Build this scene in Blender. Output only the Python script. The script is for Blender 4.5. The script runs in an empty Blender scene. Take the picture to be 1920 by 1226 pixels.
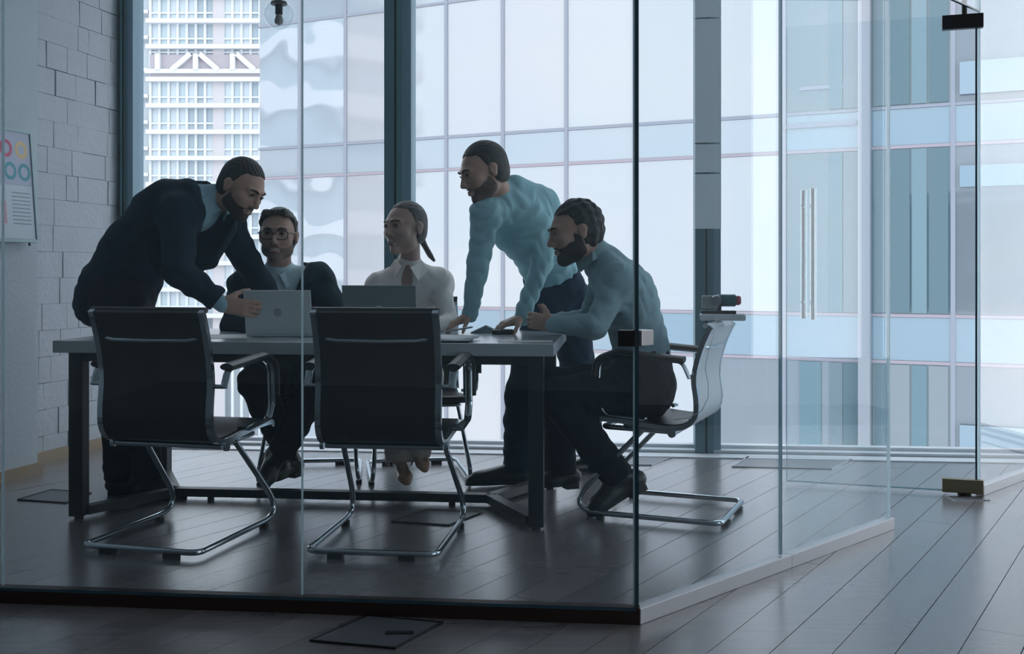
import bpy, bmesh, math, random
import numpy as np
from mathutils import Vector, Matrix
random.seed(4)
SC = bpy.context.scene
COL = SC.collection
F = 2000.0; CX = 960.0; HY = 511.0; H = 1.022      # focal length (px), horizon row, eye height of the camera

# ------------------------------------------------------------------ camera, world, exposure
cam = bpy.data.objects.new('camera', bpy.data.cameras.new('camera'))
COL.objects.link(cam); SC.camera = cam
cam.location = (0, 0, H); cam.rotation_euler = (math.pi/2, 0, 0)
cam.data.sensor_width = 36; cam.data.lens = 36*F/1920
cam.data.shift_y = -(613-HY)/1920
cam.data.clip_end = 600
SC.view_settings.view_transform = 'Standard'; SC.view_settings.look = 'None'
SC.view_settings.gamma = 1; SC.view_settings.use_curve_mapping = False
SC.view_settings.exposure = 0.24
w = bpy.data.worlds.new('sky'); SC.world = w; w.use_nodes = True
nt = w.node_tree; nt.nodes.clear()
out = nt.nodes.new('ShaderNodeOutputWorld'); bg = nt.nodes.new('ShaderNodeBackground')
tc = nt.nodes.new('ShaderNodeTexCoord'); mp = nt.nodes.new('ShaderNodeMapping'); mp.inputs['Scale'].default_value = (1, 1, 2.6)
nz = nt.nodes.new('ShaderNodeTexNoise'); nz.inputs['Scale'].default_value = 3.0; nz.inputs['Detail'].default_value = 5
rp = nt.nodes.new('ShaderNodeValToRGB')
rp.color_ramp.elements[0].position = .38; rp.color_ramp.elements[0].color = (.82, .89, 1.0, 1)
rp.color_ramp.elements[1].position = .62; rp.color_ramp.elements[1].color = (1.0, .975, .98, 1)
nt.links.new(tc.outputs['Generated'], mp.inputs['Vector']); nt.links.new(mp.outputs[0], nz.inputs['Vector'])
nt.links.new(nz.outputs['Fac'], rp.inputs['Fac']); nt.links.new(rp.outputs[0], bg.inputs['Color'])
bg.inputs['Strength'].default_value = 2.3
nt.links.new(bg.outputs[0], out.inputs['Surface'])

# ------------------------------------------------------------------ helpers
def W(px, py, d):
    return Vector(((px-CX)*d/F, d, H-(py-HY)*d/F))
MATS = {}
def mat(name, col, rough=.5, metal=0, spec=.5, noise=None, bump=0, bscale=60, coat=0, emit=None):
    """noise=(scale, amount, [stretch]) modulates the colour, bump adds fine relief."""
    if name in MATS: return MATS[name]
    m = bpy.data.materials.new(name); m.use_nodes = True; n = m.node_tree; b = n.nodes['Principled BSDF']
    b.inputs['Base Color'].default_value = (*col, 1); b.inputs['Roughness'].default_value = rough
    b.inputs['Metallic'].default_value = metal; b.inputs['Specular IOR Level'].default_value = spec
    b.inputs['Coat Weight'].default_value = coat; b.inputs['Coat Roughness'].default_value = .24
    t = n.nodes.new('ShaderNodeTexCoord')
    if noise:
        mpn = n.nodes.new('ShaderNodeMapping'); mpn.inputs['Scale'].default_value = noise[2] if len(noise) > 2 else (1, 1, 1)
        no = n.nodes.new('ShaderNodeTexNoise'); no.inputs['Scale'].default_value = noise[0]; no.inputs['Detail'].default_value = 6
        mx = n.nodes.new('ShaderNodeMix'); mx.data_type = 'RGBA'
        mx.inputs['A'].default_value = (*[c*(1-noise[1]) for c in col], 1)
        mx.inputs['B'].default_value = (*[min(1, c*(1+noise[1])) for c in col], 1)
        n.links.new(t.outputs['Object'], mpn.inputs[0]); n.links.new(mpn.outputs[0], no.inputs['Vector'])
        n.links.new(no.outputs['Fac'], mx.inputs['Factor']); n.links.new(mx.outputs['Result'], b.inputs['Base Color'])
    if bump:
        nb = n.nodes.new('ShaderNodeTexNoise'); nb.inputs['Scale'].default_value = bscale; nb.inputs['Detail'].default_value = 4
        bp = n.nodes.new('ShaderNodeBump'); bp.inputs['Strength'].default_value = bump; bp.inputs['Distance'].default_value = .01
        n.links.new(t.outputs['Object'], nb.inputs['Vector']); n.links.new(nb.outputs['Fac'], bp.inputs['Height'])
        n.links.new(bp.outputs[0], b.inputs['Normal'])
    if emit:
        b.inputs['Emission Color'].default_value = (*emit[0], 1); b.inputs['Emission Strength'].default_value = emit[1]
    MATS[name] = m; return m
def glass(name, tint, gloss=1.0, ior=1.5, rough=0.0, haze=0.0, hazecol=(.8, .88, .9)):
    """thin sheet of glass: clear transmission, fresnel reflection, a faint painted veil of haze"""
    m = bpy.data.materials.new(name); m.use_nodes = True; n = m.node_tree; n.nodes.clear()
    o = n.nodes.new('ShaderNodeOutputMaterial'); tr = n.nodes.new('ShaderNodeBsdfTransparent'); tr.inputs[0].default_value = (*tint, 1)
    g = n.nodes.new('ShaderNodeBsdfGlossy'); g.inputs['Roughness'].default_value = rough
    fr = n.nodes.new('ShaderNodeFresnel'); ge = n.nodes.new('ShaderNodeNewGeometry'); mi = n.nodes.new('ShaderNodeMix')
    mi.inputs['A'].default_value = ior; mi.inputs['B'].default_value = 1/ior      # same reflectance from either face of the sheet
    n.links.new(ge.outputs['Backfacing'], mi.inputs['Factor']); n.links.new(mi.outputs['Result'], fr.inputs['IOR'])
    mm = n.nodes.new('ShaderNodeMath'); mm.operation = 'MULTIPLY'; mm.inputs[1].default_value = gloss
    mx = n.nodes.new('ShaderNodeMixShader'); n.links.new(fr.outputs[0], mm.inputs[0]); n.links.new(mm.outputs[0], mx.inputs[0])
    last = tr
    if haze:  # veil mixed in to lift the dark tones behind the sheet
        df = n.nodes.new('ShaderNodeBsdfDiffuse'); df.inputs[0].default_value = (*hazecol, 1)
        tl = n.nodes.new('ShaderNodeBsdfTranslucent'); tl.inputs[0].default_value = (*hazecol, 1)
        a = n.nodes.new('ShaderNodeMixShader'); a.inputs[0].default_value = .7
        n.links.new(df.outputs[0], a.inputs[1]); n.links.new(tl.outputs[0], a.inputs[2])
        h = n.nodes.new('ShaderNodeMixShader'); h.inputs[0].default_value = haze
        n.links.new(tr.outputs[0], h.inputs[1]); n.links.new(a.outputs[0], h.inputs[2]); last = h
    n.links.new(last.outputs[0], mx.inputs[1]); n.links.new(g.outputs[0], mx.inputs[2]); n.links.new(mx.outputs[0], o.inputs[0])
    MATS[name] = m; return m

class MB:
    def __init__(s): s.v = []; s.f = []
    def add(s, vs, fs):
        o = len(s.v); s.v += [tuple(v) for v in vs]; s.f += [tuple(i+o for i in f) for f in fs]; return s
    def box(s, x0, x1, y0, y1, z0, z1):
        return s.add([(x, y, z) for z in (z0, z1) for y in (y0, y1) for x in (x0, x1)],
                     [(0, 2, 3, 1), (4, 5, 7, 6), (0, 1, 5, 4), (2, 6, 7, 3), (0, 4, 6, 2), (1, 3, 7, 5)])
    def bar(s, a, b, wd, ht, up=(0, 0, 1)):
        """box from a to b, centred, wd sideways and ht along up"""
        a = Vector(a); b = Vector(b); d = (b-a).normalized(); u = Vector(up); sd = d.cross(u).normalized(); u = sd.cross(d).normalized()
        vs = []
        for p in (a, b):
            for i, j in ((-1, -1), (1, -1), (1, 1), (-1, 1)): vs.append(p+sd*(wd/2*i)+u*(ht/2*j))
        return s.add(vs, [(3, 2, 1, 0), (4, 5, 6, 7), (0, 1, 5, 4), (1, 2, 6, 5), (2, 3, 7, 6), (3, 0, 4, 7)])
    def prism(s, poly, z0, z1):
        n = len(poly)
        return s.add([(x, y, z0) for x, y in poly]+[(x, y, z1) for x, y in poly],
                     [tuple(range(n-1, -1, -1)), tuple(range(n, 2*n))]+[(i, (i+1) % n, (i+1) % n+n, i+n) for i in range(n)])
    def strip(s, prof, thick, x0, x1):
        """sheet of a (y,z) profile extruded in x with thickness measured along its normal"""
        n = len(prof); q = []
        for i, (y, z) in enumerate(prof):
            a = prof[max(i-1, 0)]; b = prof[min(i+1, n-1)]; dy, dz = b[0]-a[0], b[1]-a[1]; L = math.hypot(dy, dz) or 1
            q.append((y-dz/L*thick, z+dy/L*thick))
        vs = []
        for x in (x0, x1):
            vs += [(x, y, z) for y, z in prof]+[(x, y, z) for y, z in q]
        fs = []
        for i in range(n-1):
            fs += [(i, i+1, i+1+2*n, i+2*n), (i+n, i+3*n, i+1+3*n, i+1+n), (i, i+n, i+1+n, i+1), (i+2*n, i+1+2*n, i+1+3*n, i+3*n)]
        fs += [(0, 2*n, 3*n, n), (n-1, 2*n-1, 4*n-1, 3*n-1)]
        return s.add(vs, fs)
    def tube(s, pts, r, seg=10, cap=True, flat=1.0, up=(0, 0, 1)):
        pts = [Vector(p) for p in pts]; n = len(pts); rr = r if isinstance(r, (list, tuple)) else [r]*n
        t0 = (pts[1]-pts[0]).normalized(); u = Vector(up)
        if abs(u.dot(t0)) > .95: u = Vector((0, 1, 0)) if abs(t0.y) < .9 else Vector((1, 0, 0))
        nrm = (u-t0*u.dot(t0)).normalized(); vs = []
        for i, p in enumerate(pts):
            t = (pts[min(i+1, n-1)]-pts[max(i-1, 0)]).normalized()
            nrm = (nrm-t*nrm.dot(t)).normalized(); bn = t.cross(nrm)
            for k in range(seg):
                a = 2*math.pi*k/seg; vs.append(p+nrm*(math.cos(a)*rr[i]*flat)+bn*(math.sin(a)*rr[i]))
        fs = [(i*seg+k, i*seg+(k+1) % seg, (i+1)*seg+(k+1) % seg, (i+1)*seg+k) for i in range(n-1) for k in range(seg)]
        if cap: fs += [tuple(range(seg-1, -1, -1)), tuple(range((n-1)*seg, n*seg))]
        return s.add(vs, fs)
    def lathe(s, prof, c=(0, 0, 0), seg=24, axis='z'):
        vs = []
        for r, z in prof:
            for k in range(seg):
                a = 2*math.pi*k/seg; x, y = r*math.cos(a), r*math.sin(a)
                vs.append({'z': (c[0]+x, c[1]+y, c[2]+z), 'y': (c[0]+x, c[1]+z, c[2]+y), 'x': (c[0]+z, c[1]+x, c[2]+y)}[axis])
        n = len(prof)
        fs = [(i*seg+k, i*seg+(k+1) % seg, (i+1)*seg+(k+1) % seg, (i+1)*seg+k) for i in range(n-1) for k in range(seg)]
        fs += [tuple(range(seg-1, -1, -1)), tuple(range((n-1)*seg, n*seg))]
        return s.add(vs, fs)
    def mesh(s, name, m, smooth=False, bevel=0):
        me = bpy.data.meshes.new(name); me.from_pydata(s.v, [], s.f)
        bm = bmesh.new(); bm.from_mesh(me)
        bmesh.ops.recalc_face_normals(bm, faces=bm.faces)
        if bevel:
            es = [e for e in bm.edges if len(e.link_faces) == 2 and e.calc_face_angle(0) > .5]
            bmesh.ops.bevel(bm, geom=es, offset=bevel, segments=2, affect='EDGES', profile=.5, clamp_overlap=True)
        bm.to_mesh(me); bm.free()
        if smooth:
            me.polygons.foreach_set('use_smooth', [True]*len(me.polygons))
            try: me.set_sharp_from_angle(angle=math.radians(40))
            except Exception: pass
        me.materials.append(m); return me
    def build(s, name, m, parent=None, smooth=False, bevel=0):
        return link(name, s.mesh(name, m, smooth, bevel), parent)
def link(name, me, parent=None):
    o = bpy.data.objects.new(name, me); COL.objects.link(o)
    if parent: o.parent = parent
    return o
def empty(name, loc=(0, 0, 0), rz=0, parent=None):
    o = bpy.data.objects.new(name, None); COL.objects.link(o); o.location = loc; o.rotation_euler = (0, 0, rz); o.empty_display_size = .1
    if parent: o.parent = parent
    return o
def tag(o, label=None, cat=None, group=None, kind=None):
    if label: o['label'] = label
    if cat: o['category'] = cat
    if group: o['group'] = group
    if kind: o['kind'] = kind
    return o
def copy_tree(o, parent=None):
    c = o.copy(); COL.objects.link(c)
    if parent: c.parent = parent
    for ch in list(o.children): copy_tree(ch, c)
    return c
def fillet(pts, rad, n=6):
    pts = [Vector(p) for p in pts]; outp = [pts[0]]
    for i in range(1, len(pts)-1):
        r = rad[i] if isinstance(rad, dict) and i in rad else (rad if not isinstance(rad, dict) else .03)
        a = (pts[i-1]-pts[i]); b = (pts[i+1]-pts[i]); la, lb = a.length, b.length; a /= la; b /= lb
        half = a.angle(b)/2; tl = min(r/math.tan(half), la*.49, lb*.49)
        p0 = pts[i]+a*tl; p1 = pts[i]+b*tl
        for k in range(n+1):
            t = k/n; outp.append(p0*(1-t)**2+pts[i]*2*t*(1-t)+p1*t*t)
    outp.append(pts[-1]); return outp
def clip(poly, planes):
    """Sutherland-Hodgman; planes = (nx, ny, c) keep nx*x+ny*y <= c"""
    for nx, ny, c in planes:
        if not poly: return []
        q = []
        for i in range(len(poly)):
            a = poly[i]; b = poly[(i+1) % len(poly)]
            da = nx*a[0]+ny*a[1]-c; db = nx*b[0]+ny*b[1]-c
            if da <= 0: q.append(a)
            if (da < 0 < db) or (db < 0 < da):
                t = da/(da-db); q.append((a[0]+(b[0]-a[0])*t, a[1]+(b[1]-a[1])*t))
        poly = q
    return poly

# ------------------------------------------------------------------ materials
M_wood = [mat('plank_%d' % i, c, .27, noise=(5, .16, (1, 9, 1)), bump=.03, bscale=40, spec=1.0, coat=.75) for i, c in enumerate(
    [(.185, .172, .178), (.16, .152, .16), (.205, .19, .195), (.17, .16, .168)])]
M_gap = mat('floor_joint', (.03, .03, .035), .8)
M_panel = mat('floor_box_lid', (.12, .13, .145), .3, spec=.5, noise=(8, .1))
M_steel = mat('brushed_steel_trim', (.35, .37, .40), .35, 1)
M_paint = mat('white_paint', (.50, .56, .60), .75, bump=.2, bscale=50, noise=(3, .06))
M_brick = mat('white_brick_paint', (.47, .50, .54), .8, bump=.5, bscale=35, noise=(6, .08))
M_mortar = mat('painted_mortar', (.24, .26, .29), .9)
M_skirt = mat('pale_oak', (.33, .25, .17), .5, noise=(6, .15, (1, 1, 8)))
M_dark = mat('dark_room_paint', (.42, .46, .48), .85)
M_ceil = mat('ceiling_paint', (.68, .72, .74), .85)
M_alu = mat('anodised_aluminium', (.62, .63, .66), .4, .35, noise=(9, .06))
M_sill = mat('pale_sill_paint', (.72, .74, .78), .35)
M_rail_shade = mat('shaded_rail_metal', (.045, .028, .024), .42, .6)  # same aluminium as the side rail, coloured dark for its shaded face
M_mull = mat('mullion_powder_coat', (.10, .20, .23), .45)
M_mull_l = mat('mullion_light_fin', (.20, .30, .36), .4)
M_chrome = mat('chrome', (.50, .56, .60), .12, 1)
M_leather = mat('black_leather', (.016, .010, .009), .38, bump=.15, bscale=90)
M_rubber = mat('black_rubber', (.01, .01, .01), .7)
M_desk = mat('lacquered_table_top', (.42, .47, .50), .18, spec=.5, noise=(3, .03))
M_frame = mat('black_steel_frame', (.016, .018, .02), .45)
M_silver = mat('laptop_silver', (.62, .68, .70), .45, .3)
M_grey = mat('laptop_grey', (.20, .24, .26), .45, .4)
M_key = mat('laptop_keys', (.02, .02, .02), .6)
M_paper = mat('paper', (.75, .77, .8), .6)
M_black = mat('black_metal', (.008, .009, .01), .45)
G_win = glass('window_glass', (.97, .985, .99), .45)
G_part = glass('partition_glass', (.95, .975, .98), .8, haze=.018, hazecol=(.62, .85, .95))
G_part2 = glass('side_partition_glass', (.93, .97, .985), .8, haze=.015)
G_bulb = glass('lamp_glass', (.93, .95, .96), .8)
def edge_glass(name, col, tr):
    m = mat(name, col, .2, spec=.8); n = m.node_tree; tl = n.nodes.new('ShaderNodeBsdfTranslucent'); tl.inputs[0].default_value = (*col, 1)
    mx = n.nodes.new('ShaderNodeMixShader'); mx.inputs[0].default_value = tr; n.links.new(n.nodes['Principled BSDF'].outputs[0], mx.inputs[1])
    n.links.new(tl.outputs[0], mx.inputs[2]); n.links.new(mx.outputs[0], n.nodes['Material Output'].inputs['Surface']); return m
M_edgew = edge_glass('polished_glass_edge', (.80, .90, .94), .8)
M_edged = mat('dark_glass_edge', (.02, .06, .08), .15, spec=.8)
M_edgem = edge_glass('grey_glass_edge', (.45, .60, .66), .8)
exec_people = True

# ------------------------------------------------------------------ room shell
WY = lambda x: 6.22-.103*x                     # the window wall
LX = lambda y: -2.34+.25*(y-6.47)              # the left wall (face)
planes = [(.103, 1, 6.14), (-1, .25, -(-2.34-.25*6.47)), (1, 0, 5.6), (0, -1, 3.0)]
floor = tag(MB().prism(clip([(-6, -6), (8, -6), (8, 9), (-6, 9)], planes), -.25, -.012).build('floor', M_gap), kind='structure')
# planks run towards the far right
pd = Vector((.5363, .844)); pn = Vector((pd.y, -pd.x)); pw = .1424
fp = [(.103, 1, 6.14), (-1, .25, 2.34+.25*6.47), (1, 0, 4.4), (0, -1, -1.9)]
boxes = []                                    # floor box lids, filled below: (corner polygon)
off0 = .045
for r in range(-46, 40):
    a0 = r*pw+off0
    if not clip([tuple(pn*a0+pd*-9), tuple(pn*(a0+pw)+pd*-9), tuple(pn*(a0+pw)+pd*12), tuple(pn*a0+pd*12)], fp): continue
    s = -9+random.random()*2.3
    while s < 12:
        L = random.choice((1.9, 2.2, 2.4))
        p = [pn*(a0+.0012)+pd*(s+.0008), pn*(a0+pw-.0012)+pd*(s+.0008), pn*(a0+pw-.0012)+pd*(s+L-.0008), pn*(a0+.0012)+pd*(s+L-.0008)]
        q = clip([tuple(v) for v in p], fp); s += L
        if len(q) > 2: MB().prism(q, -.012, random.uniform(-.0004, .0004)).build('floor_plank', random.choice(M_wood), floor)
# floor box lids, flush steel-edged access panels
def floor_box(cs, label, dark=True):
    t = empty('floor_box', (cs[0][0], cs[0][1], 0)); tag(t, label, 'floor box', 'flush floor boxes')
    ctr = sum((Vector(c) for c in cs), Vector((0, 0)))/4; o = Vector(cs[0])
    loc = [Vector(c)-o for c in cs]; inn = [(Vector(c)-ctr)*.955+ctr-o for c in cs]
    MB().prism([tuple(v) for v in inn], .0006, .004).build('lid', M_panel, t)
    m = MB()
    for i in range(4):
        j = (i+1) % 4; m.prism([tuple(loc[i]), tuple(loc[j]), tuple(inn[j]), tuple(inn[i])], .0006, .006)
    m.build('frame', M_black if dark else M_steel, t)
    return t, inn
def FP(px, py): d = H*F/(py-HY); return ((px-CX)*d/F, d)
t, inn = floor_box([FP(580, 1203), FP(742, 1218), FP(832, 1169), FP(690, 1156)], 'large floor box lid in front of the glass partition, nearest of the floor boxes')
c = (inn[1]+inn[2])/2*.8+(inn[0]+inn[3])/2*.2; MB().box(c.x-.05, c.x+.03, c.y-.01, c.y+.012, .004, .007).build('latch', M_black, t)
floor_box([FP(733, 979), FP(842, 986), FP(905, 962), FP(800, 956)], 'floor box lid under the table behind the middle chair')
floor_box([FP(32, 938), FP(124, 944), FP(172, 925), FP(96, 919)], 'floor box lid near the oak skirting and the left table leg')
floor_box([FP(1122, 872), FP(1222, 873), FP(1262, 858), FP(1172, 857)], 'pale floor box lid by the window behind the seated man in blue grey', False)
floor_box([FP(1372, 876), FP(1560, 880), FP(1600, 862), FP(1402, 857)], 'wide pale floor lid between window and cantilever chair base', False)

# window wall
win = empty('window_1', (0, 0, 0)); tag(win, kind='structure')
ang = math.atan(-.103)
def wallpt(px):                                # where the line of sight through column px meets the window wall
    u = (px-CX)/F; y = 6.22/(1+.103*u); return u*y, y
def oriented(px0, px1, z0, z1, y0, y1, name, m, parent=win):
    xa, ya = wallpt(px0); xb, yb = wallpt(px1); d = Vector((xb-xa, yb-ya)).normalized(); n = Vector((-d.y, d.x))
    a = Vector((xa, ya)); b = Vector((xb, yb))
    return MB().prism([tuple(a+n*y0), tuple(b+n*y0), tuple(b+n*y1), tuple(a+n*y1)], z0, z1).build(name, m, parent)
for px in (248, 752, 1325, 1975):
    fr = empty('mullion', (0, 0, 0), parent=win)
    wl, wr = (-7, 13) if px == 248 else (-24, 24)
    oriented(px+wl, px+wr-14, .0, 3.25, -.11, .05, 'body', M_mull, fr)
    oriented(px+wr-14, px+wr, .0, 3.25, -.085, .06, 'fin', M_mull_l, fr)
    oriented(px+wl*.12-2, px+wl*.12+1, .0, 3.25, -.113, -.108, 'groove', M_black, fr)
    if px == 1325:                            # pale panels painted for a glass reflection on this mullion's upper part, four lengths
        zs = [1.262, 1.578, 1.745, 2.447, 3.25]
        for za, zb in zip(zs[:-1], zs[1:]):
            oriented(px+wl-1, px+wr-1, za+.006, zb-.004, -.135, -.115, 'reflection_panel', MATS.get('cover') or mat('cover', (.90, .95, 1.0), .35), fr)
for a, b in ((262, 728), (777, 1301), (1350, 1951), (1999, 2600)):
    oriented(a, b, .038, 3.25, .0, .012, 'pane', G_win)
oriented(225, 2700, .0, .022, -.10, .07, 'sill', M_sill)
oriented(225, 2700, .022, .04, -.02, .05, 'bottom_rail', M_sill)
oriented(225, 2700, .0, .006, -.24, -.112, 'convector_grille', M_sill); oriented(225, 2700, .0, .0065, -.112, -.104, 'shadow_gap', M_black)
oriented(225, 2700, 3.25, 3.6, -.1, .1, 'head_rail', M_mull)

# left wall: painted brick beside a plain pier
wl_ = MB().prism([(LX(-3)-.15, -3), (LX(-3)-.012, -3), (LX(6.55)-.012, 6.55), (LX(6.55)-.15, 6.55)], -.1, 3.4).build('wall_left', M_mortar)
tag(wl_, kind='structure')
wd = Vector((.2425, .9701)); wn = Vector((.9701, -.2425))
bl, bh = .205, .142
for row in range(23):
    z0 = .0+row*bh
    s = -.1-(bl/2 if row % 2 else 0)+random.uniform(-.02, .02)
    while s < .95:
        L = bl*random.choice((1, 1, .5, .85)); a = max(s, -.05); b = min(s+L, .925); s += L
        if b-a < .03: continue
        g = random.choice((.0006, .0008, .0008, .0035)); pr = random.uniform(0, .006); e = [random.uniform(-.002, .002) for _ in range(4)]
        base = Vector((LX(5.55), 5.55)); vs = []
        for dep in (-.012, pr):
            for k, (sx, sz) in enumerate(((a+g, z0+g*.6), (b-g, z0+g*.6), (b-g, z0+bh-g*.6), (a+g, z0+bh-g*.6))):
                q = base+wd*(sx+(e[k] if dep > -.01 else 0)*.3)+wn*(dep+e[k]*.6); vs.append((q.x, q.y, sz))
        MB().add(vs, [(0, 1, 2, 3), (4, 7, 6, 5), (0, 4, 5, 1), (1, 5, 6, 2), (2, 6, 7, 3), (3, 7, 4, 0)]).build('brick', M_brick, wl_, bevel=.0012)
px_ = lambda y: -2.425+.25*(y-5.42)
pier = MB().prism([(px_(2)-.4, 2), (px_(2), 2), (px_(5.44), 5.44), (px_(5.44)-.25, 5.5)], 0, 3.3).build('wall_pier', M_paint); tag(pier, kind='structure')
sk = MB(); q = [(px_(2), 2), (px_(2)+.018, 2), (px_(5.455)+.018, 5.455), (px_(5.455)-.2, 5.52), (px_(5.44)-.2, 5.5), (px_(5.44), 5.44)]
tag(sk.prism(q, 0, .055).build('baseboard_pier', M_skirt), kind='structure')
p0 = Vector((LX(5.5), 5.5)); p1 = Vector((LX(6.38), 6.38))
tag(MB().prism([tuple(p0), tuple(p0+wn*.022), tuple(p1+wn*.022), tuple(p1)], 0, .06).build('baseboard_left', M_skirt), kind='structure')
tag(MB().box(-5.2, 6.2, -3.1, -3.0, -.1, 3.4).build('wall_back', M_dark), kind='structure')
tag(MB().box(5.6, 5.7, -3, 5.75, -.3, .35).box(5.6, 5.7, 2.35, 4.5, .35, 3.3).build('wall_right', M_dark), kind='structure')  # solid middle stretch shaped to keep the added window's glare off the side glass
w2 = empty('fill_window'); tag(w2, kind='structure')  # unseen window added in the right wall for fill light
for y in (-2.9, -1.15, .6, 2.28, 4.57, 5.6): MB().box(5.58, 5.72, y-.07, y+.07, .35, 3.25).build('mullion', M_mull, w2)
MB().box(5.64, 5.652, -2.9, 2.3, .35, 3.25).build('pane', G_win, w2); MB().box(5.64, 5.652, 4.5, 5.6, .35, 3.25).build('pane', G_win, w2)
tag(MB().prism([(-5.4, -3.1), (5.8, -3.1), (6, 5.9), (-2.8, 6.7)], 3.25, 3.4).build('ceiling', M_ceil), kind='structure')
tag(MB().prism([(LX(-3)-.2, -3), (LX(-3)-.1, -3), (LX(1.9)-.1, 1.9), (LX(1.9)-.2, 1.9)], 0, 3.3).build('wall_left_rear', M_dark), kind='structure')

# ------------------------------------------------------------------ glass partitions
fd = Vector((1, -.1045)).normalized(); fn = Vector((-fd.y, fd.x)); C0 = Vector((.362, 3.115))
def gpt(s): return C0-fd*s                     # s metres to the left of the corner along the front partition
def wallbox(a, b, n, t0, t1, z0, z1): return MB().prism([tuple(a+n*t0), tuple(b+n*t0), tuple(b+n*t1), tuple(a+n*t1)], z0, z1)
gp = empty('glass_partition'); tag(gp, 'long frameless glass partition with a shade-darkened base rail in front of the meeting table', 'partition')
sj = (363+ 28)/630.0; s1 = 1.0
def s_of(px):                                  # distance along the partition for a picture column
    u = (px-CX)/F; # C0 - fd*s : (x)/(y)=u
    return (C0.x-u*C0.y)/(fd.x-u*fd.y)
S = [0, s_of(567), s_of(6), s_of(-560)]
for i in range(3):
    a, b = gpt(S[i+1]+.003), gpt(S[i]+.003)
    wallbox(a, b, fn, -.005, .005, .045, 3.2).build('pane', G_part, gp)
    wallbox(gpt(S[i+1]+.0015), gpt(S[i+1]-.0015), fn, -.0055, .0055, .05, 3.2).build('pane_edge', M_edgew, gp)
wallbox(gpt(S[3]), gpt(-.012), fn, -.022, .018, 0, .048).build('base_rail', M_rail_shade, gp, bevel=.002)
wallbox(gpt(S[3]), gpt(0), fn, -.024, -.022, .040, .050).build('rail_lip', M_edged, gp)
wallbox(gpt(.0085), gpt(.0035), fn, -.007, .007, .05, 3.2).build('corner_edge', M_edgew, gp)
wallbox(gpt(.0035), gpt(-.008), fn, -.009, .007, .05, 3.2).build('corner_seal', M_edged, gp)
cl = empty('corner_clamp', (0, 0, 0), parent=gp)
wallbox(gpt(.052), gpt(0), fn, -.022, .02, H-(649-HY)*3.11/F, H-(619-HY)*3.11/F).build('clamp_plate', M_black, cl, bevel=.002)
sd = Vector((1.153, 1.155)).normalized(); sn = Vector((-sd.y, sd.x))
wallbox(C0, C0+sd*.055, sn, -.022, .018, H-(648-HY)*3.11/F, H-(619-HY)*3.11/F).build('clamp_plate', mat('pale_clamp_steel', (.6, .58, .58), .3, .8), cl, bevel=.002)
# side partition, door gap, second side partition
gs = empty('glass_side_partition'); tag(gs, 'angled glass partition on an aluminium base rail, between the corner clamp and the door opening', 'partition')
def s_side(px): u = (px-CX)/F; return (u*C0.y-C0.x)/(sd.x-u*sd.y)
s0, sA, sB = 0, s_side(1463), s_side(1665)
for a, b in ((.004, sA-.001), (sA+.001, sB)):
    wallbox(C0+sd*a, C0+sd*b, sn, -.005, .005, .045, 3.2).build('pane', G_part2, gs)
wallbox(C0+sd*(sA-.002), C0+sd*(sA+.003), sn, -.006, .006, .05, 3.2).build('pane_edge', M_edgem, gs)
wallbox(C0+sd*sB, C0+sd*(sB+.007), sn, -.006, .006, .045, 3.2).build('pane_edge', M_edgew, gs)
wallbox(C0+sd*-.005, C0+sd*(sB*.52), sn, -.022, .018, 0, .046).build('base_rail', M_alu, gs, bevel=.002)
wallbox(C0+sd*(sB*.52+.0012), C0+sd*(sB+.012), sn, -.022, .018, 0, .046).build('base_rail', M_alu, gs, bevel=.002)
sC = s_side(1836); sD = sC+2.0
gb = empty('glass_rear_partition'); tag(gb, 'glass partition beyond the door opening, on an aluminium rail running to the window', 'partition')
wallbox(C0+sd*sC, C0+sd*sD, sn, -.005, .005, .045, 3.2).build('pane', G_part, gb)
wallbox(C0+sd*(sC-.005), C0+sd*(sC+.001), sn, -.006, .006, .05, 3.2).build('pane_edge', M_edgew, gb)
smax = (6.0-C0.y)/(sd.y+.103*sd.x)-.02
wallbox(C0+sd*(sC-.0), C0+sd*min(sD, smax), sn, -.022, .018, 0, .046).build('base_rail', M_alu, gb, bevel=.002)
tr = empty('glass_transom'); tag(tr, 'glass transom above the open door', 'transom')
wallbox(C0+sd*sB, C0+sd*sC, sn, -.005, .005, 2.225, 3.2).build('pane', G_part, tr)
wallbox(C0+sd*sB, C0+sd*sC, sn, -.006, .006, 2.22, 2.226).build('pane_edge', M_edged, tr)
# door
dr = empty('door_1'); tag(dr, kind='structure')
P = C0+sd*(sC-.035); dd = Vector((-.905, .30)).normalized(); dn = Vector((-dd.y, dd.x))
dw = .84
wallbox(P, P+dd*dw, dn, -.005, .005, .02, 2.205).build('pane', G_part2, dr)
wallbox(P-dd*.004, P+dd*.004, dn, -.0056, .0056, .05, 2.16).build('pane_edge', M_edged, dr)
wallbox(P+dd*dw, P+dd*(dw+.003), dn, -.0056, .0056, .02, 2.205).build('pane_edge', M_edgem, dr)
wallbox(P, P+dd*dw, dn, -.0056, .0056, .016, .021).build('bottom_edge', M_edgem, dr)
wallbox(P-dd*.03, P+dd*.145, dn, -.018, .018, 2.14, 2.205).build('patch_fitting', M_black, dr, bevel=.002)
wallbox(P-dd*.03, P+dd*.145, dn, -.018, .018, .012, .075).build('patch_fitting', mat('brass_steel', (.30, .26, .17), .35, .9), dr, bevel=.002)
MB().lathe([(.012, 2.2), (.012, 2.35)], (P.x+dd.x*.05, P.y+dd.y*.05, 0), 10).build('top_pivot', M_black, dr, smooth=True)
MB().lathe([(.03, 0), (.03, .008), (.018, .014)], (P.x+dd.x*.05, P.y+dd.y*.05, 0), 14).build('bottom_pivot', M_black, dr, smooth=True)
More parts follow.
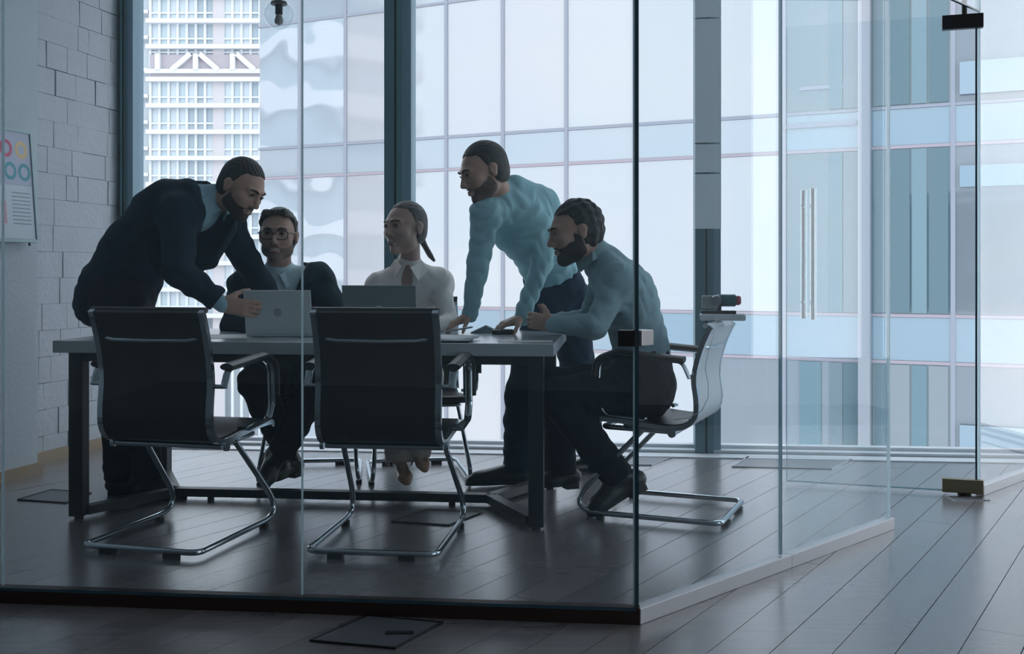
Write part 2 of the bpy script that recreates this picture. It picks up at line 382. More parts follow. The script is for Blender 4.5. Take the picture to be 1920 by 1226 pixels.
MB().box(P.x-.14, P.x+.02, P.y-.1, P.y-.02, .0006, .004).build('closer_plate', M_steel, dr)
hd = empty('handle', parent=dr)
for k, off in enumerate((-.06, .06)):
    q = P+dd*(dw-.075-(.05 if k else 0))+dn*off; MB().tube([(q.x, q.y, .80), (q.x, q.y, 1.42)], .015, 12).build('grip_bar', M_chrome, hd, smooth=True)
q = P+dd*(dw-.075)
for z in (.88, 1.34): MB().tube([(q.x-dn.x*.06, q.y-dn.y*.06, z), (q.x+dn.x*.06, q.y+dn.y*.06, z)], .007, 8).build('standoff', M_chrome, hd, smooth=True)

# ------------------------------------------------------------------ outside: facade across the street
FD = 23.8; fm = .5
def fpt(px): u = (px-CX)/F; y = FD/(1+fm*u); return Vector((u*y, y))
fdir = Vector((1, -fm)).normalized(); fnn = Vector((-fdir.y, fdir.x))      # fnn points away from us
cols = [485, 562, 648, 742, 837, 943, 1062, 1190, 1325, 1470, 1624, 1787, 1962, 2150, 2360, 2600]
zc = lambda c: H+c*FD/F
rows = [(zc(522+330), zc(522+65), 'w'), (zc(522+65), zc(522), 's'), (zc(522), zc(262), 'w'), (zc(262), zc(199), 's'), (zc(199), zc(-68), 'w'), (zc(-68), zc(-142), 's'),
        (zc(-142), zc(-402), 'w'), (zc(-402), zc(-470), 's'), (zc(-470), zc(-740), 'w')]
def pane_mat(name, col, refl, rough, bump):
    m = mat(name, tuple(c*.80 for c in col), .55); n = m.node_tree; b = n.nodes['Principled BSDF']
    g = n.nodes.new('ShaderNodeBsdfGlossy'); g.inputs['Roughness'].default_value = rough; g.inputs[0].default_value = (.95, .97, 1, 1)
    mx = n.nodes.new('ShaderNodeMixShader'); mx.inputs[0].default_value = refl
    t = n.nodes.new('ShaderNodeTexCoord'); no = n.nodes.new('ShaderNodeTexNoise'); no.inputs['Scale'].default_value = .55; no.inputs['Detail'].default_value = 1
    bp = n.nodes.new('ShaderNodeBump'); bp.inputs['Strength'].default_value = bump; bp.inputs['Distance'].default_value = .12
    n.links.new(t.outputs['Object'], no.inputs['Vector']); n.links.new(no.outputs['Fac'], bp.inputs['Height'])
    if bump: n.links.new(bp.outputs[0], g.inputs['Normal'])
    o = n.nodes['Material Output']; n.links.new(b.outputs[0], mx.inputs[1]); n.links.new(g.outputs[0], mx.inputs[2]); n.links.new(mx.outputs[0], o.inputs['Surface'])
    return m
PW = [pane_mat('facade_pane_%d' % i, c, .14, .04, .0) for i, c in enumerate([(.41, .415, .44), (.43, .42, .445), (.415, .425, .45)])]
PS = [pane_mat('facade_spandrel_%d' % i, c, .14, .06, .0) for i, c in enumerate([(.31, .355, .40), (.335, .37, .415)])]
PT = [pane_mat('facade_teal_%d' % i, c, .08, .05, .0) for i, c in enumerate([(.085, .15, .18), (.115, .18, .205), (.15, .20, .22), (.20, .23, .26), (.075, .16, .20)])]  # teal, and grey below: reflections of the layered partition glass put into pane colour
PG = [pane_mat('facade_grey_%d' % i, c, .08, .05, .0) for i, c in enumerate([(.12, .15, .185), (.15, .175, .205)])]
PB = [pane_mat('facade_blue_%d' % i, c, .10, .05, .0) for i, c in enumerate([(.16, .25, .325), (.19, .28, .35)])]
M_fm = mat('facade_mullion', (.24, .25, .30), .5); M_ft = mat('facade_transom', (.31, .26, .30), .5)
PM = [pane_mat('facade_mirror_pane_%d' % i, c, .40, .03, .45) for i, c in enumerate([(.42, .45, .50), (.46, .48, .52)])]
fac = empty('office_building'); tag(fac, 'large pale office building with a grid of reflective glass panes across the street', 'building')
for i in range(len(cols)-1):
    a, b = fpt(cols[i]), fpt(cols[i+1])
    for (z1, z0, k) in rows:
        low = z1 < zc(-100)
        if k == 's': m = random.choice(PB if (i >= 9 or z1 < zc(0)) else PS)
        elif i in (9, 10) : m = random.choice(PT)
        elif i >= 11: m = random.choice(PG)
        elif i <= 1: m = random.choice(PM)
        elif i == 8: m = PG[1] if low else PW[0]
        else: m = random.choice(PW)
        tl = random.uniform(-.006, .006)
        MB().prism([tuple(a+fdir*.035), tuple(b-fdir*.035), tuple(b-fdir*.035+fnn*(.06+tl)), tuple(a+fdir*.035+fnn*.06)], z0+.035, z1-.035).build('facade_pane' if k == 'w' else 'spandrel_panel', m, fac)
    if i: MB().prism([tuple(a-fdir*.04-fnn*.03), tuple(a+fdir*.04-fnn*.03), tuple(a+fdir*.04+fnn*.1), tuple(a-fdir*.04+fnn*.1)], rows[-1][1], rows[0][0]).build('facade_mullion', M_fm, fac)
A, B = fpt(cols[0]), fpt(cols[-1])
# strips and a pale upright painted for glass reflections, and tinted bands, right-hand panes
M_refl = [mat('reflection_strip_%d' % i, c, .6) for i, c in enumerate([(.11, .18, .215), (.155, .195, .22), (.085, .14, .165), (.20, .225, .25), (.14, .21, .245)])]
def fbox(pa, pb, ya, yb, t0, t1, nm, m):      # piece on the facade between two picture columns and two heights
    a, b = fpt(pa), fpt(pb); MB().prism([tuple(a+fnn*t0), tuple(b+fnn*t0), tuple(b+fnn*t1), tuple(a+fnn*t1)], min(ya, yb), max(ya, yb)).build(nm, m, fac)
for za, zb in ((zc(520), zc(262)), (zc(199), zc(-68)), (zc(-142), zc(-400))):
    low = za < zc(0); e = (zc(-300) if low else zb)
    for pa, pb, k in ((1556, 1580, 0), (1582, 1610, 1), (1640, 1662, 1), (1668, 1706, 2), (1710, 1738, 4), (1742, 1778, 2), (1500, 1540, 3)):
        if pa == 1500 and not low: continue
        fbox(pa, pb, e+.05, za-.05, -.035, -.004, 'reflection_strip', M_refl[(k+(1 if low else 0)) % 5])
fbox(1612, 1634, zc(-400), zc(800), -.22, .02, 'pale_reflection', mat('pale_reflection_paint', (.32, .31, .34), .6))
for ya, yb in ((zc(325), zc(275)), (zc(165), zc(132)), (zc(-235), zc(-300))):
    fbox(1800, 2600, yb, ya, -.09, -.01, 'tint_band', random.choice(PB))
fbox(1500, 1605, zc(300), zc(306), -.03, .0, 'rail', M_fm); fbox(1470, 1608, zc(245), zc(238), -.05, .0, 'rail', M_fm)
for z in sorted({r[0] for r in rows} | {r[1] for r in rows}):
    MB().prism([tuple(A-fnn*.02), tuple(B-fnn*.02), tuple(B+fnn*.1), tuple(A+fnn*.1)], z-.03, z+.03).build('transom', M_ft if z < H+2.5 else M_fm, fac)
MB().prism([tuple(A+fnn*.12), tuple(B+fnn*.12), tuple(B+fnn*9), tuple(A+fnn*9)], rows[-1][1]-14, rows[0][0]).build('block', mat('building_core', (.6, .64, .68), .8), fac)
# street far below
tag(MB().box(-90, 60, 8.5, 180, -19.2, -19).build('ground', mat('street', (.45, .44, .46), .8, noise=(.2, .2))), kind='structure')

# the residential tower behind, banded white
TD = 130.0; fl = 3.2
tw = empty('glass_tower', (-41.5, TD, -19)); tag(tw, 'white glass tower with a diagonal truss storey, left of the reflective facade', 'building')
tx = lambda px: (px-CX)*TD/F+41.5
tz = lambda py: H-(py-HY)*TD/F+19
TP = [mat('tower_pane_%d' % i, c, .25, spec=.6) for i, c in enumerate([(.46, .55, .60), (.36, .43, .48), (.54, .60, .65), (.50, .49, .53), (.56, .62, .66)])]
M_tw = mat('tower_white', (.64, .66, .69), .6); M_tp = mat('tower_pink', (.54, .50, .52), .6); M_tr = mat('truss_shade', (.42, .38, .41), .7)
xl, xr = tx(282), tx(560)
MB().box(tx(262)-9, xr, 1.6, 18, 0, tz(-160)).build('core', mat('tower_core', (.55, .6, .64), .7), tw)
slabs = [39-49*k for k in range(4)]+[87, 148, 197, 246, 295, 344, 393, 442, 491, 540, 589]
slabs.sort(); pxs = [282+k*17.1 for k in range(17)]
pane_me = [MB().box(0, 17.1*TD/F-.32, 0, .12, 0, 1).mesh('tower_pane', p) for p in TP]
for i in range(len(slabs)):
    z = tz(slabs[i])
    MB().box(xl-.3, xr, -.9, 1.5, z-.42, z+.1).build('floor_slab', M_tw, tw)
    MB().box(tx(255)-6, tx(278), -.2, 2.2, z+.9, z+1.3).build('floor_slab', M_tw, tw)
    if i+1 < len(slabs):
        zb = tz(slabs[i+1])
        if slabs[i] == 87: zb = tz(103)
        for k, p in enumerate(pxs):
            o = link('tower_pane', pane_me[[2, 0, 4, 0, 1, 1, 1, 3, 4, 0, 2, 1, 0, 4, 0, 1, 2][k] if random.random() < .8 else 2], tw)
            o.location = (tx(p)+.16, .2, zb+.1); o.scale = (1, 1, z-.42-zb-.1)
        MB().box(xl, xr, -.05, .3, zb+(z-zb)*.3-.1, zb+(z-zb)*.3+.1).build('glazing_rail', M_tw, tw)
for k, p in enumerate(pxs):
    MB().box(tx(p)-.15, tx(p)+.15, -.1, .5, 0, tz(-110)).build('tower_mullion', M_tp if k in (7,) else M_tw, tw)
MB().box(tx(402), tx(420), -.15, .35, 0, tz(-110)).build('pink_pier', M_tp, tw)
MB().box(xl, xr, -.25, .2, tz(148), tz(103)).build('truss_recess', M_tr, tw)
MB().box(xl-.5, xr, -.7, .3, tz(139), tz(131)).build('truss_chord', M_tw, tw)
for a, b in (((299, 133), (299, 103)), ((325, 133), (360, 103)), ((370, 133), (370, 103)), ((377, 103), (412, 133)), ((439, 133), (439, 103)), ((446, 103), (480, 133)), ((500, 133), (530, 103))):
    MB().bar((tx(a[0]), -.5, tz(a[1])), (tx(b[0]), -.5, tz(b[1])), .6, .6 if a[0] != b[0] else .7, up=(0, 1, 0)).build('truss_member', M_tw, tw)

# round white-banded tower that the facade mirrors (it stands to the left, outside the photograph's direct view)
rt = empty('round_tower', (-36, 11.5, -19)); tag(rt, 'round tower of white balcony bands, seen mirrored in the left facade panes', 'building')
MB().lathe([(5.6, 0), (5.6, 75)], seg=40).build('shaft', mat('round_tower_glass', (.36, .45, .50), .2), rt, smooth=True)
for k in range(24):
    MB().lathe([(5.7, 0), (6.8, 0), (6.8, 1.15), (5.7, 1.15)], (0, 0, 3.0*k+1), 40).build('balcony_band', M_tw, rt, smooth=True)

# ------------------------------------------------------------------ table
ta = math.atan(-.10)
tb = empty('meeting_table', (W(616, 700, 4.72).x, 4.76, 0), ta)
tag(tb, 'long meeting table with pale thick top and black forked steel base', 'table')
TL, TDp = 2.06, .98
MB().box(-TL/2, TL/2, -TDp/2, TDp/2, .693, .743).build('table_top', M_desk, tb, bevel=.003)
m = MB()
for y in (-.415, .415): m.box(-TL/2+.05, TL/2-.06, y-.02, y+.02, .655, .6925)
for x in (-TL/2+.09, TL/2-.10): m.box(x-.02, x+.02, -.395, .395, .655, .6925)
m.build('apron', M_frame, tb)
lx = TL/2-.075
for sx in (-1, 1):
    for sy in (-1, 1): MB().box(sx*lx-.03, sx*lx+.03, sy*.415-.03, sy*.415+.03, .012, .692).build('leg', M_frame, tb, bevel=.002)
    nx = sx*(lx-.235)
    for sy in (-1, 1):
        MB().bar((sx*(lx-.02), sy*.40, .032), (nx, 0, .032), .05, .036).build('base_fork', M_frame, tb)
        MB().lathe([(.018, 0), (.018, .0125)], (sx*lx, sy*.415, 0), 12).build('levelling_foot', M_rubber, tb)
MB().bar((-lx+.235, 0, .032), (lx-.235, 0, .032), .05, .036).build('stretcher', M_frame, tb)
for x in (-.55, .55): MB().lathe([(.015, 0), (.015, .0145)], (x, 0, 0), 12).build('levelling_foot', M_rubber, tb)

# ------------------------------------------------------------------ cantilever chairs
def make_chair(back=M_leather, kz=1.0):
    hz = lambda z: z if z < .43 else .43+(z-.43)*kz
    t = empty('cantilever_chair')
    path = fillet([(-.20, .0, .372), (-.236, .335, .0245), (-.236, -.33, .0245), (.236, -.33, .0245), (.236, .335, .0245), (.20, .0, .372)], {1: .075, 2: .045, 3: .045, 4: .075}, 8)
    MB().tube(path, .0115, 12).build('base_frame', M_chrome, t, smooth=True)
    m = MB()
    q = fillet([(-.195, -.13, .372), (-.195, .17, .378), (.195, .17, .378), (.195, -.13, .372)], .03, 5)
    m.tube(q, .011, 10); m.tube([(-.225, -.135, .372), (.225, -.135, .372)], .012, 10)
    for sx in (-1, 1):
        m.tube([(sx*.232, -.135, .372), (sx*.246, -.135, .372)], .017, 10); m.bar((sx*.20, .05, .38), (sx*.22, .05, .405), .05, .012)
    m.build('seat_frame', M_chrome, t, smooth=True)
    prof = [(.262, .392), (.262, .412), (.235, .425), (.12, .423), (0, .412), (-.10, .402), (-.165, .405), (-.205, .428), (-.222, .47), (-.220, .54), (-.212, .62), (-.222, .70), (-.245, .79), (-.272, .865), (-.284, .888)]
    def sub(pr, n=3):
        o = []
        for i in range(len(pr)-1):
            for k in range(n):
                a = k/n; p0 = pr[max(i-1, 0)]; p1 = pr[i]; p2 = pr[i+1]; p3 = pr[min(i+2, len(pr)-1)]
                o.append(tuple(.5*((2*p1[j])+(-p0[j]+p2[j])*a+(2*p0[j]-5*p1[j]+4*p2[j]-p3[j])*a*a+(-p0[j]+3*p1[j]-3*p2[j]+p3[j])*a**3) for j in (0, 1)))
        o.append(pr[-1]); return o
    fine = sub([(y, hz(z)) for y, z in prof])
    for sx in (-1, 1):
        MB().strip(fine, .020, sx*.225-.011, sx*.225+.011).build('side_rail', M_chrome, t, smooth=True)
    k = sum(1 for p in fine if p[0] > -.19 and p[1] < .43)
    MB().strip([(y, z+.004) for y, z in fine[:k+1]], .02, -.213, .213).build('seat', M_leather, t, smooth=True)
    bk = MB().strip([(y+.004, z) for y, z in fine[k:]], .022, -.213, .213); bp = bk.build('backrest', back, t, smooth=True)
    MB().tube([(-.235, -.272, hz(.886)), (.235, -.272, hz(.886))], .013, 10, flat=.8).build('head_roll', back, t, smooth=True)
    m = MB(); m.tube([(-.215, -.245, hz(.785)), (-.15, -.262, hz(.775)), (0, -.268, hz(.773)), (.15, -.262, hz(.775)), (.215, -.245, hz(.785))], .010, 8, flat=.8)
    m.tube([(-.215, -.205, .425), (.215, -.205, .425)], .009, 8); m.build('crossbar', M_chrome, t, smooth=True)
    for sx in (-1, 1):
        x = sx*.272
        ap = fillet([(x, -.215, .60), (x, -.185, .665), (x, .09, .682), (x, .155, .655), (x, .165, .50), (x, .135, .44), (x, -.03, .425)], {1: .04, 2: .05, 3: .05, 4: .05, 5: .04}, 5)
        m = MB(); m.tube(ap, .015, 8, flat=.5, up=(0, 0, 1))
        m.tube([(sx*.225, -.215, .605), (x, -.215, .605)], .008, 8); m.tube([(sx*.225, -.02, .425), (x, -.02, .425)], .008, 8)
        arm = m.build('armrest', M_chrome, t, smooth=True)
        pp = fillet([(x, -.195, .675), (x, .09, .698), (x, .175, .665), (x, .185, .53)], {1: .05, 2: .05}, 5)
        MB().tube(pp, .027, 10, flat=.5, up=(0, 0, 1)).build('arm_pad', M_leather, arm, smooth=True)
    for (fx, fy) in ((-.13, -.33), (.13, -.33), (-.236, .17), (.236, .17)):
        MB().box(fx-.028 if abs(fx) < .2 else fx-.014, fx+.028 if abs(fx) < .2 else fx+.014, fy-.014, fy+.014, 0, .016).build('foot', M_rubber, t)
    return t
ch = make_chair()
def place(o, x, y, deg, label):
    o.location = (x, y, 0); o.rotation_euler = (0, 0, math.radians(deg)); tag(o, label, 'chair', 'black leather cantilever chairs around the table')
place(ch, -.462, 4.13, -7, 'black leather cantilever chair with its back to us at the middle of the table')
specs = [(-1.265, 4.17, -14, 'black leather cantilever chair with its back to us in front of the leaning man'),
         (-1.00, 5.33, 187, 'black cantilever chair holding the bearded man with glasses'),
         (-.475, 5.35, 190, 'black cantilever chair under the laughing woman in the white shirt')]
for x, y, a, l in specs: place(copy_tree(ch), x, y, a, l)
M_glareback = mat('glare_leather', (.70, .73, .77), .45, bump=.1, bscale=80)  # window glare put into the leather colour of this back
c2 = make_chair(M_glareback, .83); place(c2, .615, 4.58, 67, 'cantilever chair with window glare painted on its back, turned sideways at the right end of the table')
# tray, camera and cable on the pale chair back
tray = MB().add([], []); TX = W(1342, 600, 4.78)
t = tag(MB().box(-.085, .105, -.05, .06, 0, .028).build('tray', mat('white_plastic', (.75, .78, .8), .4), bevel=.008), 'small white tray resting on the top of the glare-pale chair back', 'tray')
t.location = (.872, 4.47, .822); t.rotation_euler = (0, 0, math.radians(-10))
cm = empty('video_camera', (.868, 4.475, .8505), math.radians(-8)); tag(cm, 'small video camera with teal barrel and red end cap on the white tray', 'camera')
MB().box(-.075, .07, -.03, .03, 0, .012).build('base', M_black, cm, bevel=.003)
MB().box(-.07, -.005, -.022, .022, .02, .075).build('body', mat('camera_grey', (.35, .38, .38), .4), cm, bevel=.004)
MB().lathe([(.001, -.01), (.022, -.01), (.026, 0), (.026, .065), (.022, .07), (.001, .07)], (0.0, 0, .055), 18, 'x').build('barrel', mat('teal_enamel', (.03, .12, .14), .3), cm, smooth=True)
MB().lathe([(.001, 0), (.018, 0), (.021, .008), (.016, .02), (.001, .022)], (.07, 0, .055), 16, 'x').build('end_cap', mat('red_enamel', (.5, .06, .10), .35), cm, smooth=True)
MB().lathe([(.008, -.008), (.020, -.008), (.022, 0), (.008, 0)], (-.012, -.028, .055), 18, 'y').build('dial_ring', M_steel, cm, smooth=True)
MB().box(-.01, .01, -.012, .012, .01, .03).build('mount', M_black, cm)
cab = [W(1340, 588, 4.44), W(1344, 606, 4.38), W(1338, 630, 4.26), W(1326, 668, 4.225), W(1322, 690, 4.22), W(1328, 720, 4.21), W(1328, 745, 4.20), W(1316, 770, 4.21), W(1292, 783, 4.25), W(1264, 787, 4.30)]
tag(MB().tube(fillet(cab, .03, 3), .0016, 6).build('cable', mat('white_cable', (.8, .8, .82), .4), smooth=True), 'thin white cable hanging from the camera down the pale chair back', 'cable')

# ------------------------------------------------------------------ things on the table
def laptop(x, y, deg, wd, ht, tilt, m, label, open_back=True):
    t = empty('laptop', (x, y, .7435), math.radians(deg)); tag(t, label, 'laptop', 'open laptops on the table')
    MB().box(-wd/2, wd/2, 0, .21, .001, .014).build('base', m, t, bevel=.004)
    kb = MB()
    for r in range(5):
        for c in range(13): kb.box(-wd/2+.02+c*(wd-.04)/13, -wd/2+.02+(c+.85)*(wd-.04)/13, .03+r*.019, .046+r*.019, .014, .0155)
    k = kb.build('keyboard', M_key, t); k['kind'] = 'stuff'
    lid = empty('lid', (0, 0, .012), parent=t); lid.rotation_euler = (math.radians(tilt), 0, 0)
    MB().box(-wd/2, wd/2, -.006, 0, 0, ht).build('cover', m, lid, bevel=.0025)
    MB().box(-wd/2+.008, wd/2-.008, 0, .0012, .008, ht-.008).build('display', mat('laptop_display', (.02, .03, .04), .15), lid)
    MB().lathe([(.0005, -.0068), (.018, -.0068), (.018, -.006)], (0, 0, ht*.5), 20, 'y').build('round_emblem', mat('emblem_shine', (.5, .54, .56), .25, .8), lid)
    return t
laptop(W(524, 632, 4.62).x, 4.62, -4, .295, .195, 11, M_silver, 'silver laptop held by the leaning man')
laptop(W(711, 640, 4.74).x, 4.80, -6, .335, .215, 12, M_grey, 'dark grey laptop open before the laughing woman')
def sheet(pxy, sz, deg, label, z=.7436, m=M_paper, th=.0008, name='paper_sheet', cat='paper'):
    d = (H-.743)*F/(pxy[1]-HY); x = (pxy[0]-CX)*d/F
    o = tag(MB().box(-sz[0]/2, sz[0]/2, -sz[1]/2, sz[1]/2, 0, th).build(name, m), label, cat); o.location = (x, d, z); o.rotation_euler = (0, 0, math.radians(deg)); return o
sheet((428, 631), (.21, .30), 8, 'white paper sheet on the table left of the silver laptop')
o = sheet((835, 634), (.20, .28), -20, 'white paper stack on the table beside the middle chair back', th=.006)
sheet((878, 640), (.05, .10), -35, 'small white card on the table right of the paper stack')
sheet((985, 640), (.22, .07), 4, 'long white leaflet near the front edge of the table, right of the card')
nb = sheet((828, 641), (.24, .10), -8, 'slim black notebook at the table edge beside the paper stack', m=mat('notebook', (.02, .025, .03), .4), th=.008, name='notebook', cat='notebook')
# folded tent card and phone near the standing man's hands
d = 4.9; x = W(912, 620, d).x
f = MB(); f.add([(-.075, 0, 0), (.07, 0, 0), (-.005, .03, .033), (-.005, .11, .033), (-.075, .12, 0), (.07, .12, 0), (-.075, 0, .001), (.07, 0, .001)], [(0, 2, 3, 4), (2, 1, 5, 3), (0, 4, 5, 1), (0, 1, 2), (4, 3, 5)])
o = tag(f.build('folded_brochure', mat('grey_blue_paper', (.16, .24, .27), .6)), 'blue grey folded brochure standing between the two hands of the standing man', 'brochure'); o.location = (x, d, .7435)
o = tag(MB().box(-.05, .05, -.03, .03, 0, .022).build('computer_mouse', mat('mouse_black', (.02, .02, .025), .35), bevel=.009), 'black computer mouse beside the standing man\'s right-most hand', 'mouse'); o['label'] = 'black computer mouse beside the brochure, against the standing man\'s knuckles'
o.location = (W(943, 620, 4.86).x, 4.83, .7435)
pen = tag(MB().tube([(0, 0, 0), (.05, .0, .008), (.12, 0, .02), (.135, 0, .0225)], [.0015, .0045, .0045, .003], 8).build('pen', mat('pen_silver', (.5, .52, .55), .3, .9), smooth=True), 'slim silver pen under the fingers of the standing man', 'pen')
pen.location = (W(832, 612, 4.82).x, 4.82, .755); pen.rotation_euler = (0, 0, math.radians(-12))

# ------------------------------------------------------------------ pendant lamp and chart board
pl = empty('pendant_lamp', (W(523, 27, 4.9).x, 4.9, 0)); tag(pl, 'clear glass globe pendant lamp with black socket hanging above the table', 'lamp')
zc_ = H-(27-HY)*4.9/F; R = .068
MB().lathe([(R*math.sin(a*math.pi/16), zc_-R*math.cos(a*math.pi/16)) for a in range(1, 15)], seg=28).build('globe', G_bulb, pl, smooth=True)
MB().lathe([(.038, zc_+.045), (.036, zc_+.058), (.012, zc_+.066), (.012, zc_+.09)], seg=20).build('cap', M_black, pl, smooth=True)
MB().lathe([(.017, zc_-.0), (.017, zc_+.05)], seg=16).build('socket', M_black, pl, smooth=True)
MB().lathe([(.003, zc_-.05), (.018, zc_-.042), (.021, zc_-.028), (.013, zc_-.004), (.012, zc_+.002)], seg=16).build('bulb', mat('frosted_bulb', (.35, .33, .31), .4), pl, smooth=True)
MB().tube([(0, 0, zc_+.08), (0, 0, 3.25)], .003, 6).build('cord', M_black, pl)
# board tilted out at the bottom, hung on the pier
yb = 5.0
bd = empty('chart_board', (px_(5.02)+.055, 5.02, 1.185)); tag(bd, 'white framed display board with charts on the pier at the left wall', 'board')
bd.rotation_euler = (0, math.radians(-4.5), math.atan2(-.25, 1))           # local x out of the wall, local y along it
BH = .535; BL = .62; y1b = .34; y0b = y1b-BL
MB().box(-.012, 0, y0b, y1b, 0, BH).build('panel', mat('board_back', (.55, .6, .62), .5), bd)
m = MB(); m.box(-.015, .008, y0b-.012, y1b+.012, -.014, .002); m.box(-.015, .008, y0b-.012, y1b+.012, BH-.002, BH+.012); m.box(-.015, .008, y1b, y1b+.012, 0, BH); m.box(-.015, .008, y0b-.012, y0b, 0, BH)
m.build('frame', mat('board_frame', (.42, .55, .57), .4), bd)
MB().box(0, .0015, y0b+.004, y1b-.004, .004, BH*.5).build('lower_sheet', mat('board_white', (.62, .68, .74), .5), bd)
MB().box(0, .0015, y0b+.004, y1b-.004, BH*.5+.001, BH-.004).build('upper_sheet', mat('board_lilac', (.50, .52, .64), .5), bd)
def ring(cy, cz, r0, r1, m, name='ring_chart'):
    k = MB(); n = 28; vs = []
    for r in (r0, r1):
        for i in range(n): a = 2*math.pi*i/n; vs.append((.0022, cy+r*math.cos(a), cz+r*math.sin(a)))
    k.add(vs, [(i, (i+1) % n, (i+1) % n+n, i+n) for i in range(n)]).build(name, m, bd)
TEAL = mat('print_teal', (.10, .36, .44), .5); RED = mat('print_red', (.62, .12, .22), .5); YEL = mat('print_yellow', (.75, .55, .28), .5); PKs = mat('print_pink', (.70, .36, .40), .5); GRl = mat('print_grey', (.28, .32, .38), .5)
ring(.165, .445, .026, .044, RED); ring(.272, .445, .024, .044, YEL); ring(.185, .335, .026, .044, TEAL); ring(.285, .335, .026, .044, TEAL)
ring(-.02, .39, .0, .12, TEAL, 'pie_chart')
for k in range(5): MB().box(.0015, .0024, -.08+k*.048, -.052+k*.048, .075, .075+(.09, .14, .10, .12, .11)[k]).build('bar', PKs, bd)
for k in range(9): MB().box(.0015, .0024, .185, .315, .075+k*.019, .080+k*.019).build('text_line', GRl, bd)
MB().lathe([(.004, 0), (.006, -.018)], (.0, y1b-.05, -.012), 8).build('knob', M_black, bd)
MB().box(-.07, -.012, y1b-.3, y1b-.26, .4, .44).build('bracket', M_black, bd)

